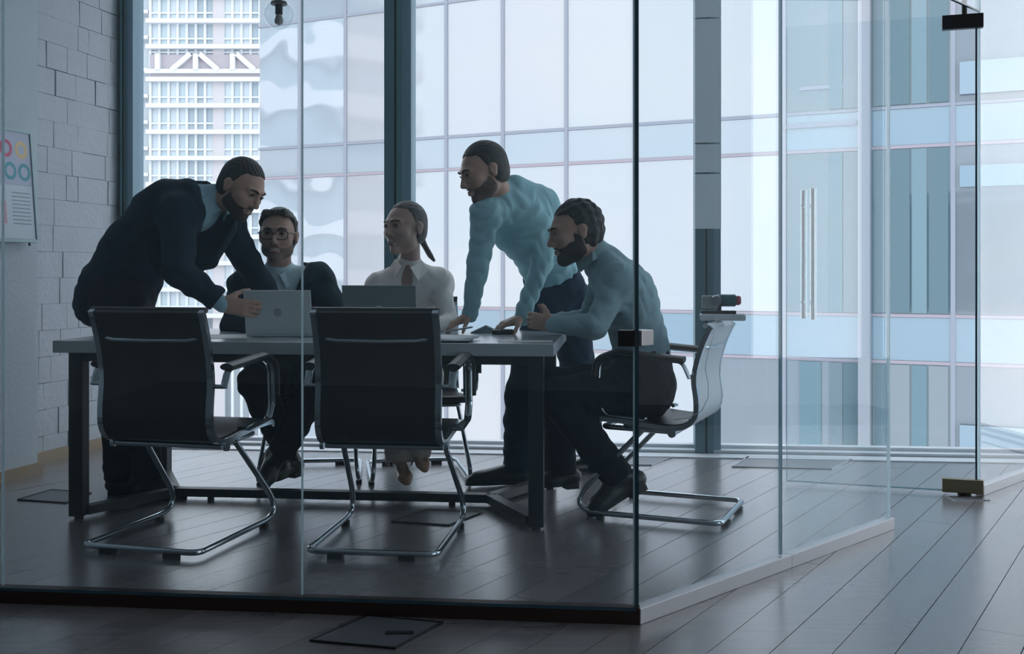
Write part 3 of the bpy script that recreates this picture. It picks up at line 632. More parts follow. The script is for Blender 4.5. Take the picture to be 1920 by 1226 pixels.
# ------------------------------------------------------------------ people: smooth distance fields meshed with surface nets
V3 = lambda p: np.array(p, dtype=np.float64)
def unit(v): v = V3(v); return v/np.linalg.norm(v)
class Field:
    def __init__(s, lo, hi, h):
        s.lo = V3(lo); s.h = h; s.n = (np.ceil((V3(hi)-s.lo)/h)+1).astype(int)
        s.ax = [(s.lo[i]+h*np.arange(s.n[i])).astype(np.float32) for i in range(3)]
        s.D = np.full(tuple(s.n), .05, np.float32)
    def blk(s, lo, hi):
        a = np.clip(np.floor((V3(lo)-s.lo)/s.h).astype(int), 0, s.n-1); b = np.clip(np.ceil((V3(hi)-s.lo)/s.h).astype(int)+1, 1, s.n)
        sl = tuple(slice(i, j) for i, j in zip(a, b))
        return sl, (s.ax[0][sl[0]][:, None, None], s.ax[1][sl[1]][None, :, None], s.ax[2][sl[2]][None, None, :])
    def put(s, sl, d, k):
        D = s.D[sl]
        if k <= 0: s.D[sl] = np.minimum(D, d); return
        hh = np.maximum(k-np.abs(D-d), 0)/k; s.D[sl] = np.minimum(D, d)-hh*hh*k*.25
    def cap(s, a, b, ra, rb, k=.02, n=None, flat=1.0):
        """tapered capsule; n, flat: squash to flat along n"""
        a = V3(a); b = V3(b); R = max(ra, rb); m = R+k+2*s.h+.012
        sl, (X, Y, Z) = s.blk(np.minimum(a, b)-m, np.maximum(a, b)+m)
        if 0 in [x.stop-x.start for x in sl]: return
        x, y, z = X-a[0], Y-a[1], Z-a[2]; d = b-a
        if n is not None:
            n = unit(n); n = n-0; q = (x*n[0]+y*n[1]+z*n[2]).astype(np.float32)*(1/flat-1); x = x+q*n[0]; y = y+q*n[1]; z = z+q*n[2]
            d = d+n*(d@n)*(1/flat-1)
        L2 = max(d@d, 1e-9); t = np.clip((x*d[0]+y*d[1]+z*d[2])/L2, 0, 1)
        dist = np.sqrt((x-t*d[0])**2+(y-t*d[1])**2+(z-t*d[2])**2)-(ra+(rb-ra)*t)
        if n is not None: dist = dist*min(1, flat*1.15)
        s.put(sl, dist.astype(np.float32), k)
    def ell_d(s, c, Rm, rad, pad):
        c = V3(c); m = max(rad)+pad; sl, (X, Y, Z) = s.blk(c-m, c+m); x, y, z = X-c[0], Y-c[1], Z-c[2]
        l = [(x*Rm[i][0]+y*Rm[i][1]+z*Rm[i][2])/rad[i] for i in range(3)]
        k0 = np.sqrt(l[0]**2+l[1]**2+l[2]**2); k1 = np.sqrt((l[0]/rad[0])**2+(l[1]/rad[1])**2+(l[2]/rad[2])**2)+1e-6
        return sl, (k0*(k0-1)/k1).astype(np.float32)
    def ell(s, c, Rm, rad, k=.01):
        sl, d = s.ell_d(c, Rm, rad, k+3*s.h); s.put(sl, d, k)
    def cut_ell(s, c, Rm, rad, k=.006):
        sl, d = s.ell_d(c, Rm, rad, k+3*s.h); D = s.D[sl]; e = -d; hh = np.maximum(k-np.abs(D-e), 0)/k; s.D[sl] = np.maximum(D, e)+hh*hh*k*.25
    def grid(s): return s.ax[0][:, None, None], s.ax[1][None, :, None], s.ax[2][None, None, :]
    def keep(s, p, n, k=0):
        """keep the half space (x-p).n <= 0"""
        p = V3(p); n = unit(n); X, Y, Z = s.grid(); s.D = np.maximum(s.D, ((X-p[0])*n[0]+(Y-p[1])*n[1]+(Z-p[2])*n[2]).astype(np.float32))
    def folds(s, amp, fr, seed=0):
        X, Y, Z = s.grid(); m = np.abs(s.D) < .03
        I = np.nonzero(m); x = s.ax[0][I[0]]; y = s.ax[1][I[1]]; z = s.ax[2][I[2]]
        a = np.sin(fr*(z*1.0+x*.45-y*.3)+2.0*np.sin(fr*.42*(x-z*.5+y)+seed)+seed); b = np.sin(fr*1.9*(x*.8+y*.5-z*.35)+1.7*np.sin(fr*.7*z+seed*2))
        s.D[I] += (amp*1.5*(.62*(1-1.7*np.abs(a)**.8)*.7+.45*b*np.abs(a))).astype(np.float32)
    def mesh(s, name, m, smooth_it=1):
        D = s.D; S_ = D < 0; nx, ny, nz = D.shape
        c = [S_[i:nx-1+i, j:ny-1+j, k:nz-1+k] for i in (0, 1) for j in (0, 1) for k in (0, 1)]
        al = c[0].copy(); an = c[0].copy()
        for q in c[1:]: al &= q; an |= q
        I = np.nonzero(an & ~al); n = len(I[0])
        vid = np.full((nx-1, ny-1, nz-1), -1, np.int32); vid[I] = np.arange(n)
        val = np.empty((n, 2, 2, 2)); 
        for i in (0, 1):
            for j in (0, 1):
                for k in (0, 1): val[:, i, j, k] = D[I[0]+i, I[1]+j, I[2]+k]
        acc = np.zeros((n, 3)); cnt = np.zeros(n)
        for ax in range(3):
            for i in (0, 1):
                for j in (0, 1):
                    ia = [0, 0, 0]; o = [q for q in range(3) if q != ax]; ia[o[0]] = i; ia[o[1]] = j; ib = list(ia); ib[ax] = 1
                    va = val[:, ia[0], ia[1], ia[2]]; vb = val[:, ib[0], ib[1], ib[2]]; cr = (va < 0) != (vb < 0)
                    t = np.where(cr, va/np.where(np.abs(va-vb) < 1e-9, 1, va-vb), 0)
                    p = np.zeros((n, 3)); p[:, o[0]] = i; p[:, o[1]] = j; p[:, ax] = t
                    acc += p*cr[:, None]; cnt += cr
        P_ = (acc/cnt[:, None]+np.stack(I, 1))*s.h+s.lo
        F_ = []
        for ax in range(3):
            sl0 = [slice(1, -1)]*3; sl1 = [slice(1, -1)]*3; sl0[ax] = slice(0, D.shape[ax]-1); sl1[ax] = slice(1, D.shape[ax])
            A_ = S_[tuple(sl0)]; B_ = S_[tuple(sl1)]; E = np.nonzero(A_ != B_)
            if not len(E[0]): continue
            g = [e+(0 if q == ax else 1) for q, e in enumerate(E)]; o = [q for q in range(3) if q != ax]
            def cell(da, db):
                h = [x.copy() for x in g]; h[o[0]] = h[o[0]]-da; h[o[1]] = h[o[1]]-db; return vid[tuple(h)]
            Q = np.stack([cell(1, 1), cell(0, 1), cell(0, 0), cell(1, 0)], 1)
            inside = A_[E]; flip = inside if ax != 1 else ~inside
            Q = np.where(flip[:, None], Q, Q[:, ::-1]); F_.append(Q)
        Q = np.concatenate(F_); Q = Q[(Q >= 0).all(1)]
        for _ in range(smooth_it):               # light relaxation
            sm = np.zeros_like(P_); ct = np.zeros(n)
            for a, b in ((0, 1), (1, 2), (2, 3), (3, 0)):
                np.add.at(sm, Q[:, a], P_[Q[:, b]]); np.add.at(ct, Q[:, a], 1)
            P_ = np.where(ct[:, None] > 0, P_*.5+.5*sm/np.maximum(ct, 1)[:, None], P_)
        me = bpy.data.meshes.new(name); me.vertices.add(n); me.vertices.foreach_set('co', P_.astype(np.float32).ravel())
        me.loops.add(Q.size); me.loops.foreach_set('vertex_index', Q.ravel().astype(np.int32))
        me.polygons.add(len(Q)); me.polygons.foreach_set('loop_start', np.arange(0, Q.size, 4, dtype=np.int32)); me.polygons.foreach_set('loop_total', np.full(len(Q), 4, np.int32))
        me.polygons.foreach_set('use_smooth', np.ones(len(Q), bool)); me.update(calc_edges=True); me.validate(); me.materials.append(m)
        return me
def frame(f, up):
    f = unit(f); up = V3(up); up = unit(up-f*(up@f)); l = np.cross(up, f); return np.array([l, f, up])     # rows: person's left, forward, up
SK = lambda n, c: mat(n, c, .5, noise=(20, .06), spec=.35)
def fingers(F_, wrist, d, n, t, curl=(.5, .5, .5, .5), sc=1.0, spread=.06, thumb=.5):
    """palm, four unequal bent fingers and a thumb; d along the hand, n out of the palm, t towards the thumb"""
    w_ = V3(wrist); d = unit(d); n = V3(n); n = unit(n-d*(n@d)); t = V3(t); t = unit(t-d*(t@d)-n*(t@n))
    F_.cap(w_-d*.01, w_+d*.03*sc, .026*sc, .031*sc, .012, n, .62)
    for o in (-.024, -.008, .008, .024): F_.cap(w_+d*.025*sc+t*o*.6*sc, w_+d*.088*sc+t*o*sc, .017*sc, .0125*sc, .012)
    for i, (o, L) in enumerate(((.027, .071), (.009, .080), (-.009, .075), (-.026, .058))):
        p = w_+d*(.088-abs(o)*.12)*sc+t*o*sc; a = 0; L *= sc; dv = unit(d+t*o*spread*18)
        for k, fr in enumerate((.46, .30, .24)):
            a += curl[i]*(.8, 1.0, .7)[k]; q = p+(dv*math.cos(a)+n*math.sin(a))*L*fr
            r = (.0096, .0086, .0078, .0066); F_.cap(p, q, r[k]*sc, r[k+1]*sc, .003); p = q
    p = w_+d*.018*sc+t*.020*sc; dv = unit(d*.65+t*.65+n*.35)
    for k, (L, r) in enumerate(((.042, .0135), (.032, .0108), (.027, .0092))):
        q = p+dv*L*sc; F_.cap(p, q, r*sc, (r-.0018)*sc, .006 if k else .014); p = q; dv = unit(dv+d*.35*thumb+n*.5*thumb-t*.25*thumb)
def head_prims(F_, c, R, s, female=False):
    c = V3(c); P = lambda l, f, u: c+(R[0]*l+R[1]*f+R[2]*u)*s
    e = lambda l, f, u, rl, rf, ru, k=.015: F_.ell(P(l, f, u), R, (rl*s, rf*s, ru*s), k*s)
    e(0, -.012, .032, .077, .097, .088); e(0, .030, .0, .066, .070, .080, .02); e(0, .030, -.048, .056, .062, .062, .02)
    jw = .040 if female else .048
    for q in (-1, 1):
        e(q*jw, .012, -.060, .020, .030, .026, .025); e(q*.045, .062, -.018, .022, .022, .022, .02)
        F_.cap(P(q*.012, .094, .032), P(q*.046, .078, .030), .010*s, .009*s, .012*s)
        F_.cap(P(0, .094, -.058), P(q*.024, .082, -.052), .0085*s, .005*s, .006*s)
        F_.ell(P(q*.011, .100, -.032), R, (.009*s, .010*s, .008*s), .006*s)
    e(0, .074, -.098, .024 if not female else .019, .022, .020, .025)
    F_.cap(P(0, .092, .022), P(0, .116, -.024), .0085*s, .0115*s, .010*s)
    F_.cap(P(-.014, .094, -.066), P(.014, .094, -.066), .008*s, .008*s, .007*s)
    for q in (-1, 1): F_.cut_ell(P(q*.032, .105, .010), R, (.020*s, .022*s, .013*s), .012*s)
    for q in (-1, 1):
        F_.cap(P(q*.032, .081, .010), P(q*.032, .081, .010), .0135*s, .0135*s, .003*s)
        RR = R.copy(); F_.ell(P(q*.080, -.008, -.002), RR, (.009*s, .017*s, .031*s), .006*s)
        F_.ell(P(q*.084, -.014, .008), RR, (.007*s, .016*s, .020*s), .004*s)
        F_.cut_ell(P(q*.091, -.003, .0), RR, (.006*s, .008*s, .014*s), .003*s)
M_eye = mat('eye_white', (.25, .24, .24), .4); M_iris = mat('iris_dark', (.02, .02, .025), .1); M_brow = mat('eyebrow_hair', (.02, .015, .012), .8); M_teeth = mat('teeth', (.42, .40, .39), .4); M_mouth = mat('mouth_shadow', (.03, .008, .008), .6); M_lip = mat('lips', (.28, .11, .10), .45)
def ellmesh(c, R, rad, name, m, parent, seg=14):
    k = MB(); prof = [(math.sin(a*math.pi/10), -math.cos(a*math.pi/10)) for a in range(1, 10)]; k.lathe(prof, seg=seg)
    R = np.array(R); k.v = [tuple(V3(c)+R.T@(V3(v)*V3(rad))) for v in k.v]; return k.build(name, m, parent, smooth=True)
def person(sp):
    j = {k: V3(v) for k, v in sp['j'].items()}; s = sp.get('hs', 1.06); R = frame(*sp['face']); fwd = unit(sp['front']); B = sp.get('build', 1.0)
    base = sp['base']; t = empty('person', base); tag(t, sp['label'], 'person'); T = Vector(base)
    skin = SK('skin_%s' % sp['id'], sp.get('skin', (.50, .31, .24)))
    spine = unit(j['neck']-j['pelvis'])
    def put(name, me, parent=t):
        o = link(name, me, parent)
        if parent is t: o.location = -T
        return o
    def limbs(F_, g, what, k=.02):
        if 'torso' in what:
            tf = unit(fwd-spine*(fwd@spine))
            F_.cap(j['pelvis'], j['waist'], .150*B+g, .132*B+g, .05, tf, .72); F_.cap(j['waist'], j['chest'], .132*B+g, .152*B+g, .05, tf, .72)
            F_.cap(j['chest'], j['chest']*.35+j['neck']*.65, .150*B+g, .085+g, .06, tf, .74)
            F_.cap(j['shL'], j['shR'], .056+g, .056+g, .06); F_.cap(j['neck']*.8+j['chest']*.2, j['shL'], .05+g, .052+g, .05); F_.cap(j['neck']*.8+j['chest']*.2, j['shR'], .05+g, .052+g, .05)
        if 'arms' in what:
            for q in 'LR':
                F_.cap(j['sh'+q], j['el'+q], .054*B+g, .042*B+g*.9, .03); F_.cap(j['el'+q], j['wr'+q], .043*B+g*.9, .028+g*.7, .015)
        if 'legs' in what:
            for q in 'LR':
                F_.cap(j['hip'+q], j['kn'+q], .088*B+g, .058+g, .05); m_ = j['kn'+q]*.65+j['an'+q]*.35
                F_.cap(j['kn'+q], m_, .056+g, .055+g, .02); F_.cap(m_, j['an'+q], .055+g, .038+g*1.3, .02)
        if 'hips' in what:
            tf = unit(fwd-spine*(fwd@spine)); F_.cap(j['hipL'], j['hipR'], .095*B+g, .095*B+g, .05)
            F_.cap(j['pelvis'], j['pelvis']*.55+j['waist']*.45, .150*B+g, .138*B+g, .04, tf, .74)
        if 'neck' in what:
            hb = V3(j['head'])-R[2]*.055*s-R[1]*.025*s; F_.cap(j['neck'], hb, .056*s*sp.get('nk', 1), .054*s*sp.get('nk', 1), .02)
    pts = np.array(list(j.values())); lo = pts.min(0)-.2; hi = pts.max(0)+.2
    # body
    F_ = Field(lo, hi, .0046); limbs(F_, -.006, ('torso', 'arms', 'legs', 'hips', 'neck')); head_prims(F_, j['head'], R, s, sp.get('female', False))
    for q in 'LR':
        hnd = sp['hand'+q]; fingers(F_, j['wr'+q], *hnd[:3], **hnd[3])
        F_.cap(j['an'+q], j['he'+q]*.45+j['toe'+q]*.55+(j['an'+q]-j['he'+q])*.3, .030, .020, .03)
    body = put('body', F_.mesh('body', skin))
    P = lambda l, f, u: Vector(V3(j['head'])+(R[0]*l+R[1]*f+R[2]*u)*s)
    # eyes, brows, mouth
    for q in (-1, 1):
        ellmesh(P(q*.032, .0845, .010), R, (.0115*s, .0110*s, .0058*s*(.8 if sp.get('smile') else 1)), 'eye', M_eye, body); ellmesh(P(q*.032, .0935, .010), R, (.0055*s, .0035*s, .0050*s), 'iris', M_iris, body)
        MB().tube([P(q*.020, .0935, .012), P(q*.032, .0985, .0185), P(q*.045, .090, .012)], [.0016*s, .0026*s, .0016*s], 6).build('eyelid', M_brow, body, smooth=True)
        MB().tube([P(q*.014, .1035, .030), P(q*.030, .0990, .036), P(q*.050, .083, .031)], [.004*s*(.6 if sp.get('female') else 1), .0048*s*(.6 if sp.get('female') else 1), .0028*s], 8).build('eyebrow', sp.get('browm', M_brow), body, smooth=True)
    if sp.get('smile'):
        o_ = sp['smile']; ellmesh(P(0, .0935, -.060), R, (.021*s, .0085*s, .0075*o_*s), 'mouth', M_mouth, body)
        MB().tube([P(-.019, .0930, -.0545), P(-.010, .0995, -.0575), P(0, .1015, -.0585), P(.010, .0995, -.0575), P(.019, .0930, -.0545)], [.0018*s, .0036*s*o_, .0040*s*o_, .0036*s*o_, .0018*s], 8).build('teeth', M_teeth, body, smooth=True)
    for u0, u1, nm in ((-.050, -.0530, 'lip'), (-.051, -.0655-.003*sp['smile'], 'lip')) if sp.get('smile') else ((-.0545, -.057, 'lip'), (-.060, -.064, 'lip')):
        MB().tube([P(-.026, .086, u0), P(-.012, .0975, u1), P(0, .1015, u1-.0005), P(.012, .0975, u1), P(.026, .086, u0)], [.0012*s, .0038*s, .0042*s, .0038*s, .0012*s], 8).build(nm, M_lip, body, smooth=True)
    # hair
    hc = V3(j['head']); F_ = Field(hc-.2*s, hc+.2*s, .0034); hp = sp['hair']; g = hp.get('g', .010)
    PP = lambda l, f, u: hc+(R[0]*l+R[1]*f+R[2]*u)*s
    F_.ell(PP(0, -.019, .036), R, ((.078+g*.5)*s, (.096+g*.6)*s, (.088+g)*s), .0); F_.ell(PP(0, -.035, -.015), R, ((.072+g*.4)*s, (.072+g*.4)*s, .070*s), .02)
    for a, b, r0, r1 in hp.get('extra', ()): F_.cap(PP(*a), PP(*b), r0*s, r1*s, .012)
    X, Y, Z = F_.grid(); lc = [(X-hc[0])*R[i][0]+(Y-hc[1])*R[i][1]+(Z-hc[2])*R[i][2] for i in range(3)]; l_, f_, u_ = [q/s for q in lc]
    hl = hp.get('line', .062); face = np.minimum(f_-.008-.35*np.maximum(u_-.02, 0), hl-u_-.25*np.abs(l_))*1.0   # >0 on the face
    temple = np.minimum(f_+.012, -.004-u_+0*l_)                            # below the sideburns
    nape = -.068-u_-.0*f_
    ear = .022-np.sqrt((f_+.006)**2+((u_+.004)*.75)**2)+0*l_
    for q in (face, temple, nape, ear): F_.D = np.maximum(F_.D, (q*s).astype(np.float32))
    I = np.nonzero(np.abs(F_.D) < .02); x = l_[I] if l_.shape == F_.D.shape else np.broadcast_to(l_, F_.D.shape)[I]; y = np.broadcast_to(f_, F_.D.shape)[I]; z = np.broadcast_to(u_, F_.D.shape)[I]
    F_.D[I] += (.0013*np.sin(420*x+3*np.sin(60*y)+30*z)+hp.get('messy', 0)*(np.sin(130*y+90*x)+np.sin(150*z-110*x+2))).astype(np.float32)
    hm = mat('hair_%s' % sp['id'], hp.get('col', (.018, .014, .012)), .5, noise=(60, .4), bump=.5, bscale=200); hair = put('hair', F_.mesh('hair', hm, 0))
    if hp.get('tail'):
        MB().tube(fillet([W(*q) for q in hp['tail']], .03, 4), hp['tr'], 12).build('ponytail', hm, t, smooth=True).location = -T
    if sp.get('beard'):
        b = sp['beard']; F_ = Field(hc-.17*s, hc+.17*s, .0036)
        e = lambda l, f, u, rl, rf, ru, k=.015: F_.ell(PP(l, f, u), R, (rl*s, rf*s, ru*s), k*s)
        e(0, .030, -.048, .056+b, .0615+b, .062+b); [e(q*.048, .012, -.060, .020+b, .030+b, .026+b, .025) for q in (-1, 1)]; e(0, .074, -.098, .024+b, .022+b, .020+b, .025)
        e(0, .030, .0, .066+b, .070+b, .080+b, .02)
        F_.cap(PP(-.02, .096, -.042), PP(.02, .096, -.042), .006*s, .006*s, .006)
        X, Y, Z = F_.grid(); lc = [(X-hc[0])*R[i][0]+(Y-hc[1])*R[i][1]+(Z-hc[2])*R[i][2] for i in range(3)]; l_, f_, u_ = [q/s for q in lc]
        top = u_-(-.042+1.5*np.maximum(np.abs(l_)-.036, 0)); top = np.maximum(top, np.minimum(u_+.034, f_-.030)); mouth = .027-np.sqrt(l_**2+((u_+.059)*2.1)**2)+0*f_; mouth = np.minimum(mouth, f_-.05); back = -.004-.25*np.maximum(-.04-u_, 0)-f_+0*l_; top = np.maximum(top, u_-.004); cheek = np.minimum(.031-np.sqrt((np.abs(l_)-.036)**2+(u_+.020)**2), f_-.02)
        for q in (top, mouth, back, cheek): F_.D = np.maximum(F_.D, (q*s).astype(np.float32))
        put('beard', F_.mesh('beard', mat('beard_%s' % sp['id'], sp.get('bcol', (.018, .014, .012)), .7, noise=(80, .4), bump=.4, bscale=250), 0))
    # clothes
    shirt = sp['shirt']; F_ = Field(lo, hi, .0062); limbs(F_, .008, ('torso',) if sp.get('jacket') else ('torso', 'arms'))
    if sp.get('jacket'):
        for q in 'LR': F_.cap(j['el'+q]*.4+j['wr'+q]*.6, j['wr'+q]+unit(j['wr'+q]-j['el'+q])*.004, .036, .035, 0)
    else:
        for q in 'LR': e_ = unit(j['wr'+q]-j['el'+q]); F_.cap(j['wr'+q]-e_*.05, j['wr'+q]-e_*.012, .037, .036, .006)
        F_.folds(.0050*sp.get('fold', 1), 44, sp['seed'])
        for a, b, r0, r1 in sp.get('shirt_extra', ()): F_.cap(W(*a), W(*b), r0, r1, .04)
    F_.cap(j['neck']-spine*.02, j['neck']+(V3(j['head'])-j['neck'])*.18, .070, .064*sp.get('nk', 1)+.003, .02)
    if sp.get('vneck'):
        tf = unit(fwd-spine*(fwd@spine)); F_.cut_ell(j['neck']+tf*.075-spine*.035, np.array([np.cross(spine, tf), tf, spine]), (.026, .06, .075), .004)
    put('shirt', F_.mesh('shirt', shirt))
    # collar flaps
    tf = unit(fwd-spine*(fwd@spine)); lf = np.cross(spine, tf); hd_ = unit(V3(j['head'])-j['neck']); cb = j['neck']+(V3(j['head'])-j['neck'])*.16
    for q in (-1, 1):
        k = MB(); a = cb+lf*q*.066+tf*.005+hd_*.012; b = cb+lf*q*.020+tf*.084+hd_*.002; c = cb+lf*q*.056+tf*.106-hd_*.058; d_ = cb+lf*q*.092+tf*.032-hd_*.026; e0 = cb-tf*.06+lf*q*.02+hd_*.02; e1 = cb-tf*.082+lf*q*.024-hd_*.015
        o = lf*q*.004+tf*.004
        vs = [e0, a, b, c, d_, e1]; vs = vs+[v+o for v in vs]
        k.add(vs, [(0, 1, 4, 5), (1, 2, 3, 4), (6, 11, 10, 7), (7, 10, 9, 8), (0, 6, 7, 1), (1, 7, 8, 2), (2, 8, 9, 3), (3, 9, 10, 4), (4, 10, 11, 5), (5, 11, 6, 0)]).build('collar', shirt, t).location = -T
    F_ = Field(lo, hi, .0068); limbs(F_, .020, ('hips', 'legs'))
    fl_ = sp.get('flare', 0)
    if fl_:
        for q in 'LR': F_.cap(j['kn'+q]*.4+j['an'+q]*.6, j['an'+q], .060, .058+fl_, .02)
    F_.folds(.0045, 40, sp['seed']+2)
    for q in 'LR': F_.cap(j['an'+q]+unit(j['kn'+q]-j['an'+q])*.03, j['an'+q], .045+fl_, .047+fl_, .01)
    for q in 'LR':                                # hem: cut below the ankle
        a = j['an'+q]; n = unit(a-j['kn'+q]); X, Y, Z = F_.grid(); dd_ = ((X-a[0])*n[0]+(Y-a[1])*n[1]+(Z-a[2])*n[2])
        rad = np.sqrt((X-a[0])**2+(Y-a[1])**2+(Z-a[2])**2)-.14; F_.D = np.maximum(F_.D, np.minimum(dd_-sp.get('hem', .012), -rad).astype(np.float32))
    X, Y, Z = F_.grid(); a = j['pelvis']+spine*.13; dd_ = (X-a[0])*spine[0]+(Y-a[1])*spine[1]+(Z-a[2])*spine[2]; near = .30-np.sqrt((X-a[0])**2+(Y-a[1])**2+(Z-a[2])**2)
    F_.D = np.maximum(F_.D, np.minimum(dd_, near).astype(np.float32)); put('trousers', F_.mesh('trousers', sp['trousers']))
    if sp.get('jacket'):
        F_ = Field(lo, hi, .0062); limbs(F_, .024, ('torso', 'arms')); F_.cap(j['pelvis']-spine*.06, j['waist'], .165, .155, .05, tf, .78)
        for a, b, r0, r1 in sp.get('jacket_extra', ()): F_.cap(W(*a), W(*b), r0, r1, .04)
        F_.folds(.0060, 34, sp['seed']+5)
        X, Y, Z = F_.grid(); o = j['waist']+spine*.03; x, y, z = X-o[0], Y-o[1], Z-o[2]
        u = x*spine[0]+y*spine[1]+z*spine[2]; f = x*tf[0]+y*tf[1]+z*tf[2]; l = x*lf[0]+y*lf[1]+z*lf[2]
        vv = np.abs(l)*.93-np.minimum(u, .5)*sp.get('vee', .26); band = np.clip(1-np.abs(vv-.028)/.028, 0, 1); band = np.minimum(band*3, 1)*(f > 0)*(u > 0)
        F_.D = (F_.D-.007*band).astype(np.float32); F_.D = np.maximum(F_.D, np.minimum(-vv, f+0*l).astype(np.float32))
        # neck opening and cuffs
        a = V3(j['neck']); n = hd_; dd_ = (X-a[0])*n[0]+(Y-a[1])*n[1]+(Z-a[2])*n[2]-.022; F_.D = np.maximum(F_.D, np.where((X-a[0])**2+(Y-a[1])**2+(Z-a[2])**2 < .13**2, dd_, -1).astype(np.float32))
        for q in 'LR':
            a = j['wr'+q]; n = unit(a-j['el'+q]); dd_ = (X-a[0])*n[0]+(Y-a[1])*n[1]+(Z-a[2])*n[2]+.022; rad = (X-a[0])**2+(Y-a[1])**2+(Z-a[2])**2
            F_.D = np.maximum(F_.D, np.where(rad < .1**2, dd_, -1).astype(np.float32))
        put('jacket', F_.mesh('jacket', sp['jacket']))
    # shoes
    for q in 'LR':
        an = j['an'+q]; toe = j['toe'+q]; he = j['he'+q]; fd_ = unit(toe-he); upn = unit((an-he)-fd_*((an-he)@fd_))
        lo2 = np.minimum(np.minimum(an, toe), he)-.09; hi2 = np.maximum(np.maximum(an, toe), he)+.09; F_ = Field(lo2, hi2, .0045)
        hh = sp.get('slim', 1.0)
        F_.cap(he+upn*.035+fd_*.02, toe+upn*.026-fd_*.06, .036*hh, .040*hh, .02, upn, .85); F_.cap(toe+upn*.026-fd_*.06, toe+upn*.02-fd_*.026, .040*hh, .026*hh, .02, upn, .72)
        if not sp.get('pumps'): F_.cap(he+upn*.04+fd_*.02, an, .036, .040, .02); F_.cap(an+fd_*.02, toe+upn*.035-fd_*.09, .036, .03, .03)
        F_.keep(he+upn*.006, -upn)
        if sp.get('pumps'): F_.cut_ell(he+upn*.075+fd_*.075, np.array([np.cross(upn, fd_), fd_, upn]), (.034, .085, .045), .004)
        sh = put('shoe', F_.mesh('shoe', sp['shoes']))
        sd_ = np.cross(upn, fd_); k = MB()
        if sp.get('pumps'): k.tube([Vector(he+upn*.012+fd_*.012), Vector(he-upn*.055+fd_*.018)], [.012, .005], 8)
        else:
            L = np.linalg.norm(toe-he); ring = [(0, -.026), (.0, .026), (.05, .032), (L*.45, .028), (L*.72, .041), (L*.93, .030), (L, .008), (L, -.008), (L*.93, -.030), (L*.72, -.041), (L*.45, -.028), (.05, -.032)]
            vs = [he+fd_*a+sd_*b-upn*.002 for a, b in ring]+[he+fd_*a+sd_*b+upn*.010 for a, b in ring]; n = len(ring)
            k.add(vs, [tuple(range(n)), tuple(range(2*n-1, n-1, -1))]+[(i, (i+1) % n, (i+1) % n+n, i+n) for i in range(n)])
            vs = [he+fd_*a+sd_*b-upn*.016 for a, b in ((0, -.026), (0, .026), (.06, .03), (.06, -.03))]; vs += [v+upn*.016 for v in vs]; k.add(vs, [(0, 1, 2, 3), (7, 6, 5, 4), (0, 4, 5, 1), (1, 5, 6, 2), (2, 6, 7, 3), (3, 7, 4, 0)])
        k.build('heel' if sp.get('pumps') else 'sole', M_rubber if not sp.get('pumps') else sp['shoes'], sh)
    if sp.get('glasses'):
        g = empty('glasses', parent=t); g.location = -T; m = MB()
        for q in (-1, 1):
            ringp = [P(q*.033+.0265*math.copysign(abs(math.cos(a))**.7, math.cos(a)), .1065-abs(q*.033+.0265*math.cos(a))*.12, .006+.0195*math.copysign(abs(math.sin(a))**.7, math.sin(a))) for a in [2*math.pi*i/20 for i in range(21)]]
            MB().tube(ringp, .0022*s, 6).build('rim', M_black, g, smooth=True)
            MB().tube([P(q*.060, .0985, .016), P(q*.079, .075, .014), P(q*.084, .0, .010), P(q*.083, -.025, -.004)], .0018*s, 6).build('temple', M_black, g)
        MB().tube([P(-.008, .1065, .010), P(0, .1085, .013), P(.008, .1065, .010)], .002*s, 6).build('bridge', M_black, g)
    return t
cloth = lambda n, c, r=.85: mat(n, c, r, bump=.12, bscale=120, spec=.2, noise=(30, .08))
C_navy = cloth('navy_wool', (.012, .024, .042)); C_navy2 = cloth('dark_teal_wool', (.012, .032, .048)); C_trn = cloth('charcoal_trousers', (.010, .012, .018)); C_jean = cloth('navy_chino', (.012, .030, .058))
C_sb = cloth('light_blue_cotton', (.34, .52, .60)); C_sb2 = cloth('blue_cotton', (.36, .60, .66)); C_sb3 = cloth('pale_blue_cotton', (.52, .68, .75)); C_sg = cloth('grey_blue_cotton', (.30, .44, .48)); C_wh = cloth('white_blouse_cotton', (.88, .82, .79)); C_cream = cloth('cream_trousers_cloth', (.55, .50, .44))
L_black = mat('black_shoe_leather', (.010, .009, .010), .35); L_nude = mat('nude_shoe_leather', (.50, .30, .20), .35)
jt = lambda **k: {a: W(*b) for a, b in k.items()}
rest = dict(curl=(.35, .4, .45, .5))
